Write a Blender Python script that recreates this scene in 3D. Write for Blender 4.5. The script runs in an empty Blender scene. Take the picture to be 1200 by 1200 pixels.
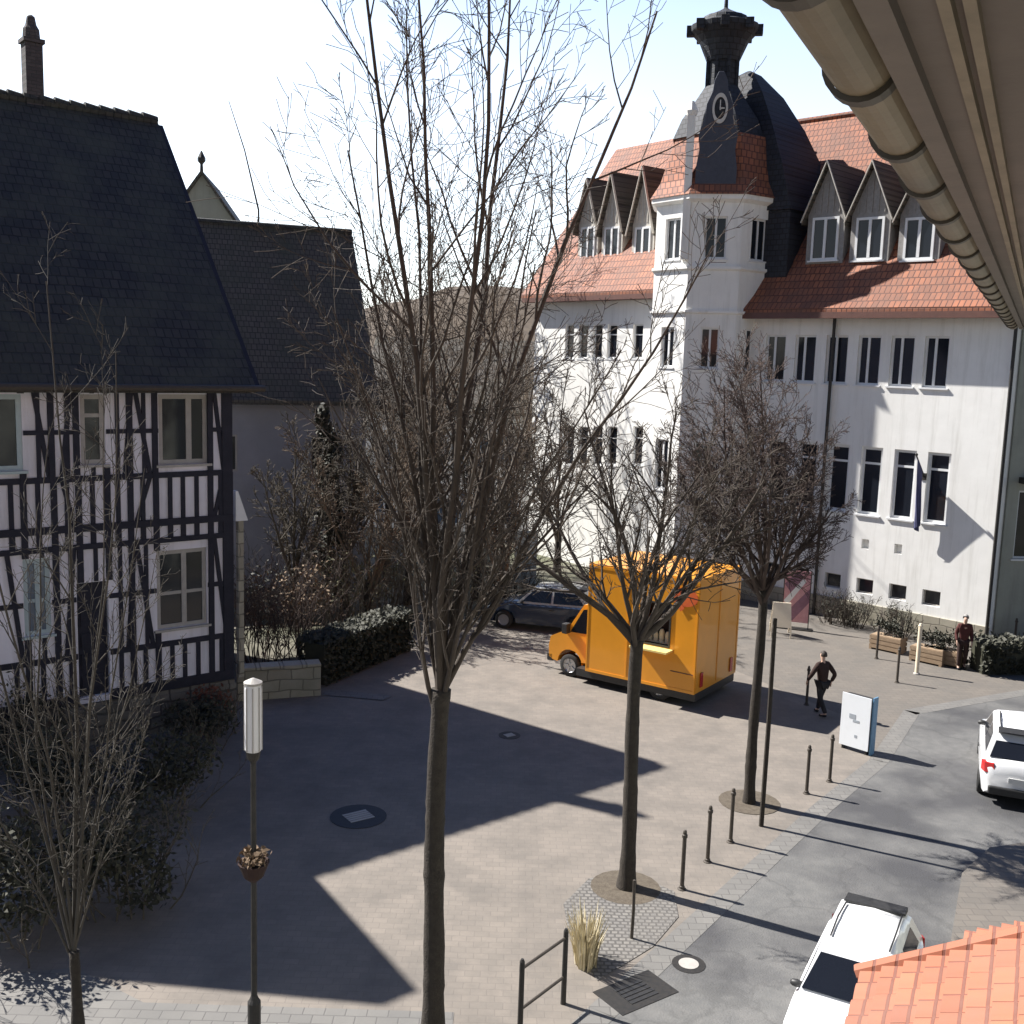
import bpy, bmesh, math, random
from mathutils import Vector, Matrix
R = math.radians
SC = bpy.context.scene
COL = SC.collection
# ------------------------------------------------------------------ camera
F, H = 1250.0, 9.2
PIT, ROLL = math.atan(180/1250.0), R(1.8)
fw = Vector((0, math.cos(PIT), -math.sin(PIT)))
U0 = Vector((0, math.sin(PIT), math.cos(PIT)))
rt = Vector((1, 0, 0))*math.cos(ROLL) + U0*math.sin(ROLL)
up = U0*math.cos(ROLL) - Vector((1, 0, 0))*math.sin(ROLL)
cam = bpy.data.objects.new('camera', bpy.data.cameras.new('camera'))
COL.objects.link(cam)
cam.matrix_world = Matrix(((rt.x, up.x, -fw.x, 0), (rt.y, up.y, -fw.y, 0), (rt.z, up.z, -fw.z, H), (0, 0, 0, 1)))
cam.data.sensor_width = 36
cam.data.lens = 36*F/1200
cam.data.clip_start = 0.1
cam.data.clip_end = 3000
SC.camera = cam
# ------------------------------------------------------------------ light
SUN_AZ = Vector((-0.893, 0.45)); SUN_EL = R(45)
w = bpy.data.worlds.new('World'); SC.world = w; w.use_nodes = True
nt = w.node_tree
bg = nt.nodes['Background']
sky = nt.nodes.new('ShaderNodeTexSky'); sky.sky_type = 'NISHITA'; sky.sun_disc = False
sky.sun_elevation = SUN_EL; sky.sun_rotation = math.atan2(SUN_AZ.x, SUN_AZ.y)
sky.air_density = 1.0; sky.dust_density = 0.8; sky.ozone_density = 3.0
# sky shaped to keep shade dark: bright white haze low down, dimmed towards the zenith
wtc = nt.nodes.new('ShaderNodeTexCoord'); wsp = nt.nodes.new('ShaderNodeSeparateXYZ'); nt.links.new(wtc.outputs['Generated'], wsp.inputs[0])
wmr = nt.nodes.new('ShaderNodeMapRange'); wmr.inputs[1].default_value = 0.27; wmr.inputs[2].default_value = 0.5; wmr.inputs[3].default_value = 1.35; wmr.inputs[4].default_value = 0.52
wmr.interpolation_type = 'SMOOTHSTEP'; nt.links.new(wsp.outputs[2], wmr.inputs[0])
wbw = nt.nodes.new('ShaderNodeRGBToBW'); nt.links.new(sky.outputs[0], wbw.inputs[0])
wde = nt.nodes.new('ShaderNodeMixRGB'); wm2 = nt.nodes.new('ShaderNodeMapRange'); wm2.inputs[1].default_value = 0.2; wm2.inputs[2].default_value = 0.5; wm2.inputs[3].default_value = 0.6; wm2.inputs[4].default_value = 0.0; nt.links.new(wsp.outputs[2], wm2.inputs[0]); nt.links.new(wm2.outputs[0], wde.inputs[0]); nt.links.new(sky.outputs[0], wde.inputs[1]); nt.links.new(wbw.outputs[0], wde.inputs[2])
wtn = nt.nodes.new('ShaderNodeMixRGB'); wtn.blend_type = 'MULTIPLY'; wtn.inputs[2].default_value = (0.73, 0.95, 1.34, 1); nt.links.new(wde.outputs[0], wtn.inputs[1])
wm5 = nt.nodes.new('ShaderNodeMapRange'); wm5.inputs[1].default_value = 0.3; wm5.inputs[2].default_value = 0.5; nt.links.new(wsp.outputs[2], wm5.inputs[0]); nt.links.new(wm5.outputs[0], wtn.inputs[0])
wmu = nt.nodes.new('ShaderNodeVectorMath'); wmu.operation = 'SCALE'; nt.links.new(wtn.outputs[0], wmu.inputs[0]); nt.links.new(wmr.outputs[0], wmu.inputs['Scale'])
wm3 = nt.nodes.new('ShaderNodeMapRange'); wm3.inputs[1].default_value = -0.25; wm3.inputs[2].default_value = 0.65; wm3.inputs[3].default_value = 0.36; wm3.inputs[4].default_value = 1.0; nt.links.new(wsp.outputs[1], wm3.inputs[0])   # sky dimmed behind the camera to deepen shade on walls facing it
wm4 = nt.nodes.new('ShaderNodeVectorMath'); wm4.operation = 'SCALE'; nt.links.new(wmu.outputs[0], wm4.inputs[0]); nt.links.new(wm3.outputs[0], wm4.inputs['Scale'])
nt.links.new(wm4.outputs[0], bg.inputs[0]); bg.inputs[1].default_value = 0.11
sl = bpy.data.lights.new('sun', 'SUN'); sl.energy = 5.0; sl.angle = R(0.5); sl.color = (1, 0.958, 0.895)
sun = bpy.data.objects.new('sun', sl); COL.objects.link(sun)
sd = Vector((SUN_AZ.x*math.cos(SUN_EL), SUN_AZ.y*math.cos(SUN_EL), math.sin(SUN_EL)))
sun.rotation_euler = sd.to_track_quat('Z', 'Y').to_euler(); sun.location = sd*60
vs = SC.view_settings
vs.view_transform = 'Standard'; vs.look = 'None'; vs.exposure = 1.2; vs.gamma = 1
vs.use_curve_mapping = False

# ------------------------------------------------------------------ helpers
def ray(x, y):
    return fw + rt*((x-600)/F) + up*((600-y)/F)
def at(x, y, z=0.0):
    d = ray(x, y); t = (z-H)/d.z; return Vector((d.x*t, d.y*t, z))
def atY(x, y, Y):
    d = ray(x, y); t = Y/d.y; return Vector((d.x*t, Y, H+d.z*t))
def tag(o, label=None, cat=None, group=None, kind=None):
    for k, v in (('label', label), ('category', cat), ('group', group), ('kind', kind)):
        if v: o[k] = v
    return o
def empty(name, loc, rz=0, label=None, cat=None, group=None):
    o = bpy.data.objects.new(name, None); COL.objects.link(o)
    o.location = loc; o.rotation_euler = (0, 0, rz); o.empty_display_size = 0.3
    return tag(o, label, cat, group)
def copy_tree(o, parent=None):
    c = o.copy(); COL.objects.link(c)
    if parent: c.parent = parent
    for ch in list(o.children): copy_tree(ch, c)
    return c

class MB:
    def __init__(s): s.v = []; s.f = []; s.mi = []; s.m = 0
    def add(s, vs, fs):
        b = len(s.v); s.v += [tuple(v) for v in vs]
        for f in fs: s.f.append(tuple(b+i for i in f)); s.mi.append(s.m)
    def quad(s, *p): s.add(p, [tuple(range(len(p)))])
    def box(s, x0, x1, y0, y1, z0, z1):
        s.add([(x0,y0,z0),(x1,y0,z0),(x1,y1,z0),(x0,y1,z0),(x0,y0,z1),(x1,y0,z1),(x1,y1,z1),(x0,y1,z1)],
              [(0,3,2,1),(4,5,6,7),(0,1,5,4),(1,2,6,5),(2,3,7,6),(3,0,4,7)])
    def hexa(s, b, t):                       # two quads (lists of 4 points) joined into a solid
        s.add(list(b)+list(t), [(3,2,1,0),(4,5,6,7),(0,1,5,4),(1,2,6,5),(2,3,7,6),(3,0,4,7)])
    def bar(s, p, q, wx, wy, upv=(0,0,1)):   # square bar between two points
        p, q = Vector(p), Vector(q); d = (q-p).normalized(); a = d.cross(Vector(upv))
        if a.length < 1e-4: a = d.cross(Vector((0,1,0)))
        a.normalize(); b = a.cross(d)
        a = a*wx/2; b = b*wy/2
        s.hexa([p-a-b, p+a-b, p+a+b, p-a+b], [q-a-b, q+a-b, q+a+b, q-a+b])
    def prism(s, out, a0, a1, axis='y'):
        n = len(out)
        if axis == 'y': A = [(u, a0, v) for u, v in out]; B = [(u, a1, v) for u, v in out]
        elif axis == 'x': A = [(a0, u, v) for u, v in out]; B = [(a1, u, v) for u, v in out]
        else: A = [(u, v, a0) for u, v in out]; B = [(u, v, a1) for u, v in out]
        s.add(A+B, [tuple(range(n)), tuple(range(2*n-1, n-1, -1))]+[(i, (i+1) % n, n+(i+1) % n, n+i) for i in range(n)])
    def tube(s, pts, rads, n=6, cap=True):
        pts = [Vector(p) for p in pts]
        d = (pts[1]-pts[0]).normalized()
        a = d.orthogonal().normalized(); V = []
        for i, p in enumerate(pts):
            e = (pts[min(i+1, len(pts)-1)]-pts[max(i-1, 0)])
            if e.length > 1e-9: d = e.normalized()
            a = (a-d*a.dot(d))
            a = a.normalized() if a.length > 1e-6 else d.orthogonal().normalized()
            b = d.cross(a)
            for k in range(n):
                t = 2*math.pi*k/n; V.append(p+(a*math.cos(t)+b*math.sin(t))*rads[i])
        fs = [(i*n+k, i*n+(k+1) % n, (i+1)*n+(k+1) % n, (i+1)*n+k) for i in range(len(pts)-1) for k in range(n)]
        if cap: fs += [tuple(range(n-1, -1, -1)), tuple(range((len(pts)-1)*n, len(pts)*n))]
        s.add(V, fs)
    def lathe(s, prof, n=16, c=(0,0,0), a0=0.0, M=None, cap=True):
        V = []
        for r, z in prof:
            for k in range(n):
                t = a0+2*math.pi*k/n; p = Vector((r*math.cos(t), r*math.sin(t), z))
                if M: p = M @ p
                V.append(p+Vector(c))
        m = len(prof)
        fs = [(i*n+k, i*n+(k+1) % n, (i+1)*n+(k+1) % n, (i+1)*n+k) for i in range(m-1) for k in range(n)]
        if cap: fs += [tuple(range(n-1, -1, -1)), tuple(range((m-1)*n, m*n))]
        s.add(V, fs)
    def build(s, name, mats, parent=None, frame=None, smooth=False, bevel=0, recalc=True):
        me = bpy.data.meshes.new(name); me.from_pydata(s.v, [], s.f)
        if not isinstance(mats, (list, tuple)): mats = [mats]
        for m in mats: me.materials.append(m)
        if len(mats) > 1: me.polygons.foreach_set('material_index', s.mi)
        if recalc and len(s.f) < 20000:
            bm = bmesh.new(); bm.from_mesh(me); bmesh.ops.recalc_face_normals(bm, faces=bm.faces); bm.to_mesh(me); bm.free()
        if smooth: me.polygons.foreach_set('use_smooth', [True]*len(me.polygons))
        me.update()
        o = bpy.data.objects.new(name, me); COL.objects.link(o)
        if parent: o.parent = parent
        if frame: o.matrix_local = frame
        if bevel:
            b = o.modifiers.new('bevel', 'BEVEL'); b.width = bevel; b.segments = 2; b.limit_method = 'ANGLE'; b.angle_limit = R(35)
        return o

# ------------------------------------------------------------------ materials
def newmat(name):
    m = bpy.data.materials.new(name); m.use_nodes = True
    n = m.node_tree; return m, n, n.nodes['Principled BSDF']
def mat(name, c1, c2=None, scale=4.0, rough=0.8, bump=0.0, bscale=None, metal=0.0, detail=8, c3=None, big=0.35, streak=None, crack=None):
    m, n, b = newmat(name); L = n.links.new
    b.inputs['Roughness'].default_value = rough; b.inputs['Metallic'].default_value = metal
    if c2 is None: c2 = tuple(v*0.85 for v in c1)
    tc = n.nodes.new('ShaderNodeTexCoord')
    ns = n.nodes.new('ShaderNodeTexNoise'); ns.inputs['Scale'].default_value = scale; ns.inputs['Detail'].default_value = detail
    ns.inputs['Roughness'].default_value = 0.65
    L(tc.outputs['Object'], ns.inputs['Vector'])
    cr = n.nodes.new('ShaderNodeValToRGB'); cr.color_ramp.elements[0].position = 0.32; cr.color_ramp.elements[1].position = 0.68
    cr.color_ramp.elements[0].color = (*c1, 1); cr.color_ramp.elements[1].color = (*c2, 1)
    L(ns.outputs['Fac'], cr.inputs['Fac']); out = cr.outputs['Color']
    if c3:
        n2 = n.nodes.new('ShaderNodeTexNoise'); n2.inputs['Scale'].default_value = scale*0.13; n2.inputs['Detail'].default_value = 5
        L(tc.outputs['Object'], n2.inputs['Vector'])
        r2 = n.nodes.new('ShaderNodeValToRGB'); r2.color_ramp.elements[0].position = 0.45; r2.color_ramp.elements[1].position = 0.62
        L(n2.outputs['Fac'], r2.inputs['Fac'])
        ml = n.nodes.new('ShaderNodeMath'); ml.operation = 'MULTIPLY'; ml.inputs[1].default_value = big; L(r2.outputs['Color'], ml.inputs[0])
        mx = n.nodes.new('ShaderNodeMixRGB'); mx.inputs[2].default_value = (*c3, 1)
        L(ml.outputs[0], mx.inputs[0]); L(out, mx.inputs[1]); out = mx.outputs[0]
    if streak:
        mp = n.nodes.new('ShaderNodeMapping'); mp.inputs['Scale'].default_value = (2.2, 2.2, 0.16); L(tc.outputs['Object'], mp.inputs['Vector'])
        n3 = n.nodes.new('ShaderNodeTexNoise'); n3.inputs['Scale'].default_value = 1.6; n3.inputs['Detail'].default_value = 7; n3.inputs['Roughness'].default_value = 0.7; L(mp.outputs[0], n3.inputs['Vector'])
        r3 = n.nodes.new('ShaderNodeValToRGB'); r3.color_ramp.elements[0].position = 0.5; r3.color_ramp.elements[1].position = 0.75; r3.color_ramp.elements[1].color = (0.5,0.5,0.5,1); L(n3.outputs['Fac'], r3.inputs['Fac'])
        m3 = n.nodes.new('ShaderNodeMixRGB'); m3.inputs[2].default_value = (*streak, 1); L(r3.outputs['Color'], m3.inputs[0]); L(out, m3.inputs[1]); out = m3.outputs[0]
    if crack:
        n4 = n.nodes.new('ShaderNodeTexNoise'); n4.inputs['Scale'].default_value = 1.1; n4.inputs['Detail'].default_value = 5; L(tc.outputs['Object'], n4.inputs['Vector'])
        v4 = n.nodes.new('ShaderNodeVectorMath'); v4.operation = 'SCALE'; v4.inputs['Scale'].default_value = 1.6; L(n4.outputs['Color'], v4.inputs[0])
        v5 = n.nodes.new('ShaderNodeVectorMath'); L(tc.outputs['Object'], v5.inputs[0]); L(v4.outputs[0], v5.inputs[1])
        vo = n.nodes.new('ShaderNodeTexVoronoi'); vo.feature = 'DISTANCE_TO_EDGE'; vo.inputs['Scale'].default_value = 0.42; L(v5.outputs[0], vo.inputs['Vector'])
        r4 = n.nodes.new('ShaderNodeValToRGB'); r4.color_ramp.elements[0].position = 0.006; r4.color_ramp.elements[1].position = 0.03; r4.color_ramp.elements[0].color = (0.28,0.28,0.28,1); r4.color_ramp.elements[1].color = (0,0,0,1); L(vo.outputs[0], r4.inputs['Fac'])
        m4 = n.nodes.new('ShaderNodeMixRGB'); m4.inputs[2].default_value = (*crack, 1); L(r4.outputs['Color'], m4.inputs[0]); L(out, m4.inputs[1]); out = m4.outputs[0]
    L(out, b.inputs['Base Color'])
    if bump:
        bn = n.nodes.new('ShaderNodeTexNoise'); bn.inputs['Scale'].default_value = bscale or scale*4; bn.inputs['Detail'].default_value = 6
        L(tc.outputs['Object'], bn.inputs['Vector'])
        bp = n.nodes.new('ShaderNodeBump'); bp.inputs['Strength'].default_value = bump; bp.inputs['Distance'].default_value = 0.02
        L(bn.outputs['Fac'], bp.inputs['Height']); L(bp.outputs['Normal'], b.inputs['Normal'])
    return m
def tiles(name, c1, c2, cm, bw, rh, mode='xz', rough=0.75, mortar=0.02, stain=None, wob=0.0, bumpd=0.03, offs=0.5, stf=0.5):
    """brick-texture surface: mode xz for walls and roofs (z along rows), xy for paving"""
    m, n, b = newmat(name); L = n.links.new; b.inputs['Roughness'].default_value = rough
    tc = n.nodes.new('ShaderNodeTexCoord'); vec = tc.outputs['Object']
    if mode == 'xz':
        sp = n.nodes.new('ShaderNodeSeparateXYZ'); cb = n.nodes.new('ShaderNodeCombineXYZ')
        L(vec, sp.inputs[0]); L(sp.outputs[0], cb.inputs[0]); L(sp.outputs[2], cb.inputs[1]); vec = cb.outputs[0]
    if wob:
        wn = n.nodes.new('ShaderNodeTexNoise'); wn.inputs['Scale'].default_value = 1.3; L(vec, wn.inputs['Vector'])
        vm = n.nodes.new('ShaderNodeVectorMath'); vm.operation = 'SCALE'; vm.inputs['Scale'].default_value = wob; L(wn.outputs['Color'], vm.inputs[0])
        va = n.nodes.new('ShaderNodeVectorMath'); L(vec, va.inputs[0]); L(vm.outputs[0], va.inputs[1]); vec = va.outputs[0]
    br = n.nodes.new('ShaderNodeTexBrick'); br.offset = offs
    br.inputs['Color1'].default_value = (*c1, 1); br.inputs['Color2'].default_value = (*c2, 1); br.inputs['Mortar'].default_value = (*cm, 1)
    br.inputs['Scale'].default_value = 1; br.inputs['Brick Width'].default_value = bw; br.inputs['Row Height'].default_value = rh
    br.inputs['Mortar Size'].default_value = mortar; br.inputs['Mortar Smooth'].default_value = 0.4
    L(vec, br.inputs['Vector'])
    ns = n.nodes.new('ShaderNodeTexNoise'); ns.inputs['Scale'].default_value = 0.9; ns.inputs['Detail'].default_value = 9; ns.inputs['Roughness'].default_value = 0.7
    L(tc.outputs['Object'], ns.inputs['Vector'])
    cr = n.nodes.new('ShaderNodeValToRGB'); cr.color_ramp.elements[0].position = 0.42; cr.color_ramp.elements[1].position = 0.66
    cr.color_ramp.elements[0].color = (0, 0, 0, 1); cr.color_ramp.elements[1].color = (stf, stf, stf, 1)
    L(ns.outputs['Fac'], cr.inputs['Fac'])
    mx = n.nodes.new('ShaderNodeMixRGB'); mx.inputs[2].default_value = (*(stain or tuple(v*0.5 for v in c1)), 1)
    L(cr.outputs['Color'], mx.inputs[0]); L(br.outputs['Color'], mx.inputs[1]); L(mx.outputs[0], b.inputs['Base Color'])
    bp = n.nodes.new('ShaderNodeBump'); bp.invert = True; bp.inputs['Strength'].default_value = 0.6; bp.inputs['Distance'].default_value = bumpd
    L(br.outputs['Fac'], bp.inputs['Height']); L(bp.outputs['Normal'], b.inputs['Normal'])
    return m
def gloss(name, c, rough=0.1, coat=0.0, metal=0.0, spec=0.5):
    m, n, b = newmat(name); L = n.links.new
    tc = n.nodes.new('ShaderNodeTexCoord'); ns = n.nodes.new('ShaderNodeTexNoise'); ns.inputs['Scale'].default_value = 2.5; ns.inputs['Detail'].default_value = 5
    L(tc.outputs['Object'], ns.inputs['Vector'])
    mx = n.nodes.new('ShaderNodeMixRGB'); mx.inputs[1].default_value = (*c, 1); mx.inputs[2].default_value = (*[v*0.82 for v in c], 1)
    L(ns.outputs['Fac'], mx.inputs[0]); L(mx.outputs[0], b.inputs['Base Color'])
    b.inputs['Roughness'].default_value = rough; b.inputs['Metallic'].default_value = metal; b.inputs['Coat Weight'].default_value = coat
    b.inputs['Specular IOR Level'].default_value = spec
    return m

M = {}
M['paving'] = tiles('paving', (0.208,0.181,0.155), (0.182,0.16,0.138), (0.164,0.144,0.126), 0.24, 0.16, 'xy', 0.85, 0.007, (0.122,0.11,0.098), 0.05, 0.003, stf=0.75)
M['road'] = mat('road_surface', (0.1,0.1,0.099), (0.145,0.142,0.137), 2.6, 0.8, 0.45, 30, c3=(0.05,0.05,0.054), big=0.95, crack=(0.045,0.045,0.045))
M['fore'] = tiles('forecourt_paving', (0.155,0.137,0.118), (0.134,0.119,0.104), (0.11,0.098,0.087), 0.3, 0.2, 'xy', 0.85, 0.01, (0.1,0.096,0.09), 0.05, 0.004)
M['earth'] = mat('earth_ground', (0.16,0.145,0.115), (0.1,0.095,0.075), 1.2, 0.95, 0.5, 12, c3=(0.08,0.09,0.045), big=0.7)
M['kerb'] = tiles('gutter_stone', (0.175,0.168,0.157), (0.145,0.14,0.133), (0.105,0.1,0.096), 0.3, 0.2, 'xy', 0.8, 0.01, (0.115,0.112,0.107), 0.03, 0.006)
M['soil'] = mat('soil', (0.07,0.055,0.04), (0.12,0.1,0.075), 9, 0.95, 0.6)
M['cobble'] = tiles('cobble', (0.2,0.188,0.172), (0.15,0.143,0.135), (0.085,0.08,0.075), 0.12, 0.1, 'xy', 0.85, 0.02, (0.15,0.14,0.13), 0.08, 0.01)
M['plaster_w'] = mat('white_plaster', (0.87,0.865,0.84), (0.8,0.795,0.77), 1.4, 0.85, 0.08, 40, c3=(0.7,0.69,0.66), big=0.45, streak=(0.5,0.49,0.45))
M['plaster_th'] = mat('lavender_plaster', (0.8,0.78,0.86), (0.72,0.7,0.77), 1.6, 0.9, 0.15, 25, c3=(0.55,0.53,0.55), big=0.5, streak=(0.4,0.38,0.38))
M['plaster_g'] = mat('grey_green_plaster', (0.36,0.37,0.32), (0.3,0.31,0.27), 1.2, 0.9, 0.1, 30, c3=(0.24,0.24,0.21), big=0.5, streak=(0.2,0.2,0.17))
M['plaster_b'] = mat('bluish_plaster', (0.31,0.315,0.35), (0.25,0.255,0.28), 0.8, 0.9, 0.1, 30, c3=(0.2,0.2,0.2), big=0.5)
M['timber'] = mat('dark_timber', (0.01,0.011,0.022), (0.02,0.02,0.034), 5, 0.8, 0.3, 30)
M['stone'] = tiles('rubble_stone', (0.2,0.185,0.16), (0.13,0.12,0.11), (0.07,0.065,0.06), 0.5, 0.28, 'xz', 0.9, 0.03, (0.09,0.09,0.07), 0.25, 0.03)
M['chim'] = tiles('sooty_brick', (0.09,0.075,0.075), (0.065,0.055,0.058), (0.05,0.047,0.046), 0.24, 0.085, 'xz', 0.9, 0.01, (0.04,0.036,0.036), 0.0, 0.01)
M['stone_l'] = tiles('pale_stone', (0.38,0.35,0.28), (0.3,0.27,0.22), (0.18,0.16,0.13), 0.6, 0.3, 'xz', 0.9, 0.02, (0.2,0.2,0.14), 0.2, 0.02)
M['slate'] = tiles('dark_roof_tile', (0.026,0.026,0.027), (0.044,0.041,0.039), (0.011,0.011,0.011), 0.2, 0.22, 'xz', 0.75, 0.02, (0.06,0.062,0.045), 0.06, stf=0.75)
M['slate_b'] = tiles('brown_roof_tile', (0.085,0.074,0.064), (0.11,0.095,0.08), (0.03,0.027,0.024), 0.2, 0.22, 'xz', 0.75, 0.02, (0.06,0.062,0.045), 0.06, stf=0.7)
M['slate_t'] = tiles('tower_slate', (0.016,0.018,0.028), (0.027,0.03,0.042), (0.008,0.008,0.011), 0.25, 0.2, 'xz', 0.75, 0.02, (0.03,0.035,0.04), 0.0)
M['tile_r'] = tiles('red_roof_tile', (0.34,0.12,0.058), (0.22,0.08,0.043), (0.09,0.03,0.02), 0.2, 0.27, 'xz', 0.75, 0.022, (0.14,0.07,0.05), 0.05, stf=0.75)
M['tile_o'] = tiles('orange_roof_tile', (0.38,0.135,0.072), (0.27,0.095,0.055), (0.16,0.06,0.042), 0.21, 0.145, 'xy', 0.8, 0.012, (0.2,0.11,0.085), 0.0, 0.01, 0.0, 0.6)
M['trim_br'] = mat('brown_trim', (0.14,0.06,0.045), (0.1,0.045,0.035), 4, 0.6)
M['frame_w'] = mat('white_frame', (0.72,0.73,0.74), (0.66,0.67,0.68), 6, 0.5)
M['frame_g'] = mat('grey_frame', (0.4,0.38,0.35), (0.33,0.31,0.29), 6, 0.6)
M['clad'] = mat('grey_cladding', (0.3,0.29,0.28), (0.22,0.21,0.2), 8, 0.85, 0.2)
M['clad_l'] = mat('pale_cladding', (0.55,0.52,0.46), (0.45,0.42,0.38), 8, 0.85, 0.2)
M['glass'] = gloss('window_glass', (0.014,0.017,0.024), 0.06)
M['glass_b'] = gloss('bluish_glass', (0.1,0.14,0.2), 0.1)
M['bark'] = mat('bark', (0.026,0.021,0.017), (0.046,0.038,0.03), 10, 0.95, 0.7, 40)
M['twig'] = mat('twigs', (0.045,0.035,0.028), (0.07,0.055,0.043), 3, 0.9)
M['twig_r'] = mat('reddish_twigs', (0.06,0.041,0.035), (0.085,0.06,0.05), 3, 0.9)
M['twig_l'] = mat('pale_twigs', (0.075,0.064,0.05), (0.11,0.093,0.072), 3, 0.9)
M['twig_s'] = mat('sapling_twigs', (0.05,0.044,0.036), (0.075,0.066,0.054), 3, 0.9)
M['twig_b'] = mat('brown_twigs', (0.105,0.078,0.055), (0.15,0.112,0.08), 3, 0.9)
M['leaf_d'] = mat('dark_leaves', (0.022,0.023,0.014), (0.046,0.046,0.027), 3, 0.7)
M['leaf_o'] = mat('olive_leaves', (0.1,0.1,0.045), (0.16,0.145,0.075), 3, 0.75)
M['leaf_b'] = mat('brown_leaves', (0.13,0.085,0.05), (0.18,0.12,0.07), 3, 0.8)
M['leaf_red'] = mat('rusty_leaves', (0.2,0.07,0.04), (0.13,0.05,0.03), 3, 0.8)
M['iron'] = mat('dark_iron', (0.03,0.03,0.03), (0.05,0.046,0.042), 12, 0.55, metal=0.4)
M['iron_br'] = mat('brown_iron', (0.075,0.062,0.05), (0.05,0.042,0.035), 12, 0.6, metal=0.2)
M['copper'] = mat('copper_gutter', (0.2,0.155,0.1), (0.145,0.112,0.072), 5, 0.55, 0.1, c3=(0.075,0.063,0.05), big=0.6)
M['soffit'] = mat('soffit_boards', (0.165,0.135,0.117), (0.13,0.107,0.094), 3, 0.8, 0.15, 20, c3=(0.095,0.08,0.07), big=0.5)
M['batten'] = mat('soffit_batten', (0.25,0.2,0.145), (0.18,0.145,0.105), 6, 0.75)
M['lampglass'] = gloss('white_lamp_glass', (0.78,0.78,0.8), 0.3)
M['van'] = gloss('orange_paint', (0.86,0.35,0.024), 0.3, 0.3)
M['van_l'] = mat('yellow_counter', (0.85,0.66,0.25), (0.8,0.6,0.2), 5, 0.5)
M['red'] = mat('red_paint', (0.72,0.15,0.03), (0.62,0.1,0.03), 5, 0.5)
M['carw'] = gloss('white_car_paint', (0.8,0.81,0.83), 0.18, 0.6)
M['cardk'] = gloss('dark_blue_car_paint', (0.03,0.045,0.08), 0.2, 0.6)
M['carlt'] = gloss('silver_car_paint', (0.45,0.47,0.46), 0.25, 0.6)
M['carglass'] = gloss('car_glass', (0.012,0.014,0.02), 0.04)
M['rubber'] = mat('rubber', (0.018,0.018,0.018), (0.026,0.026,0.026), 10, 0.85)
M['plastic'] = mat('black_plastic', (0.02,0.02,0.021), (0.03,0.03,0.03), 10, 0.5)
M['rim'] = gloss('alloy_rim', (0.5,0.51,0.53), 0.3, 0, 0.8)
M['lens_r'] = gloss('red_lens', (0.5,0.03,0.03), 0.12)
M['lens_w'] = gloss('clear_lens', (0.62,0.66,0.7), 0.1)
M['plate'] = mat('number_plate', (0.75,0.75,0.73), (0.7,0.7,0.68), 8, 0.5)
M['board'] = mat('white_board', (0.76,0.79,0.83), (0.72,0.75,0.78), 3, 0.5)
M['board_t'] = mat('grey_print', (0.36,0.4,0.44), (0.3,0.33,0.37), 9, 0.6)
M['blue'] = mat('blue_panel', (0.09,0.2,0.33), (0.12,0.25,0.38), 5, 0.5)
M['pblue'] = mat('pale_blue_panel', (0.42,0.5,0.52), (0.36,0.44,0.46), 5, 0.6)
M['flag'] = mat('blue_cloth', (0.05,0.055,0.13), (0.08,0.08,0.17), 4, 0.9)
M['pink'] = mat('pink_print', (0.6,0.33,0.34), (0.5,0.24,0.27), 6, 0.7)
M['purple'] = mat('purple_print', (0.28,0.14,0.2), (0.2,0.1,0.13), 6, 0.7)
M['cream'] = mat('cream_board', (0.78,0.68,0.52), (0.7,0.6,0.45), 5, 0.7)
M['wood'] = mat('planter_wood', (0.32,0.23,0.15), (0.24,0.17,0.11), 8, 0.85, 0.2)
M['cloth_d'] = mat('dark_cloth', (0.016,0.015,0.018), (0.028,0.025,0.026), 12, 0.95)
M['cloth_br'] = mat('dark_brown_cloth', (0.04,0.02,0.016), (0.028,0.015,0.013), 12, 0.95)
M['cloth_r'] = mat('maroon_cloth', (0.09,0.025,0.022), (0.06,0.018,0.017), 12, 0.95)
M['skin'] = mat('skin', (0.5,0.33,0.25), (0.46,0.3,0.23), 12, 0.6)
M['hair'] = mat('hair', (0.03,0.022,0.017), (0.045,0.033,0.025), 20, 0.7)
M['hair_g'] = mat('grey_hair', (0.3,0.29,0.28), (0.22,0.21,0.2), 20, 0.7)
M['straw'] = mat('dry_straw', (0.62,0.55,0.38), (0.45,0.38,0.24), 7, 0.9)
M['rock'] = mat('pale_sandstone', (0.58,0.53,0.42), (0.42,0.37,0.28), 5, 0.9, 0.6, 14)
M['hill'] = mat('wooded_hill', (0.06,0.045,0.032), (0.115,0.088,0.062), 0.5, 1.0, 1.0, 0.4)
M['gable'] = mat('blue_grey_slate', (0.06,0.068,0.095), (0.045,0.05,0.072), 6, 0.7, 0.3, 20)
M['gold'] = mat('clock_gilt', (0.6,0.58,0.55), (0.5,0.48,0.46), 6, 0.5)

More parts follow.
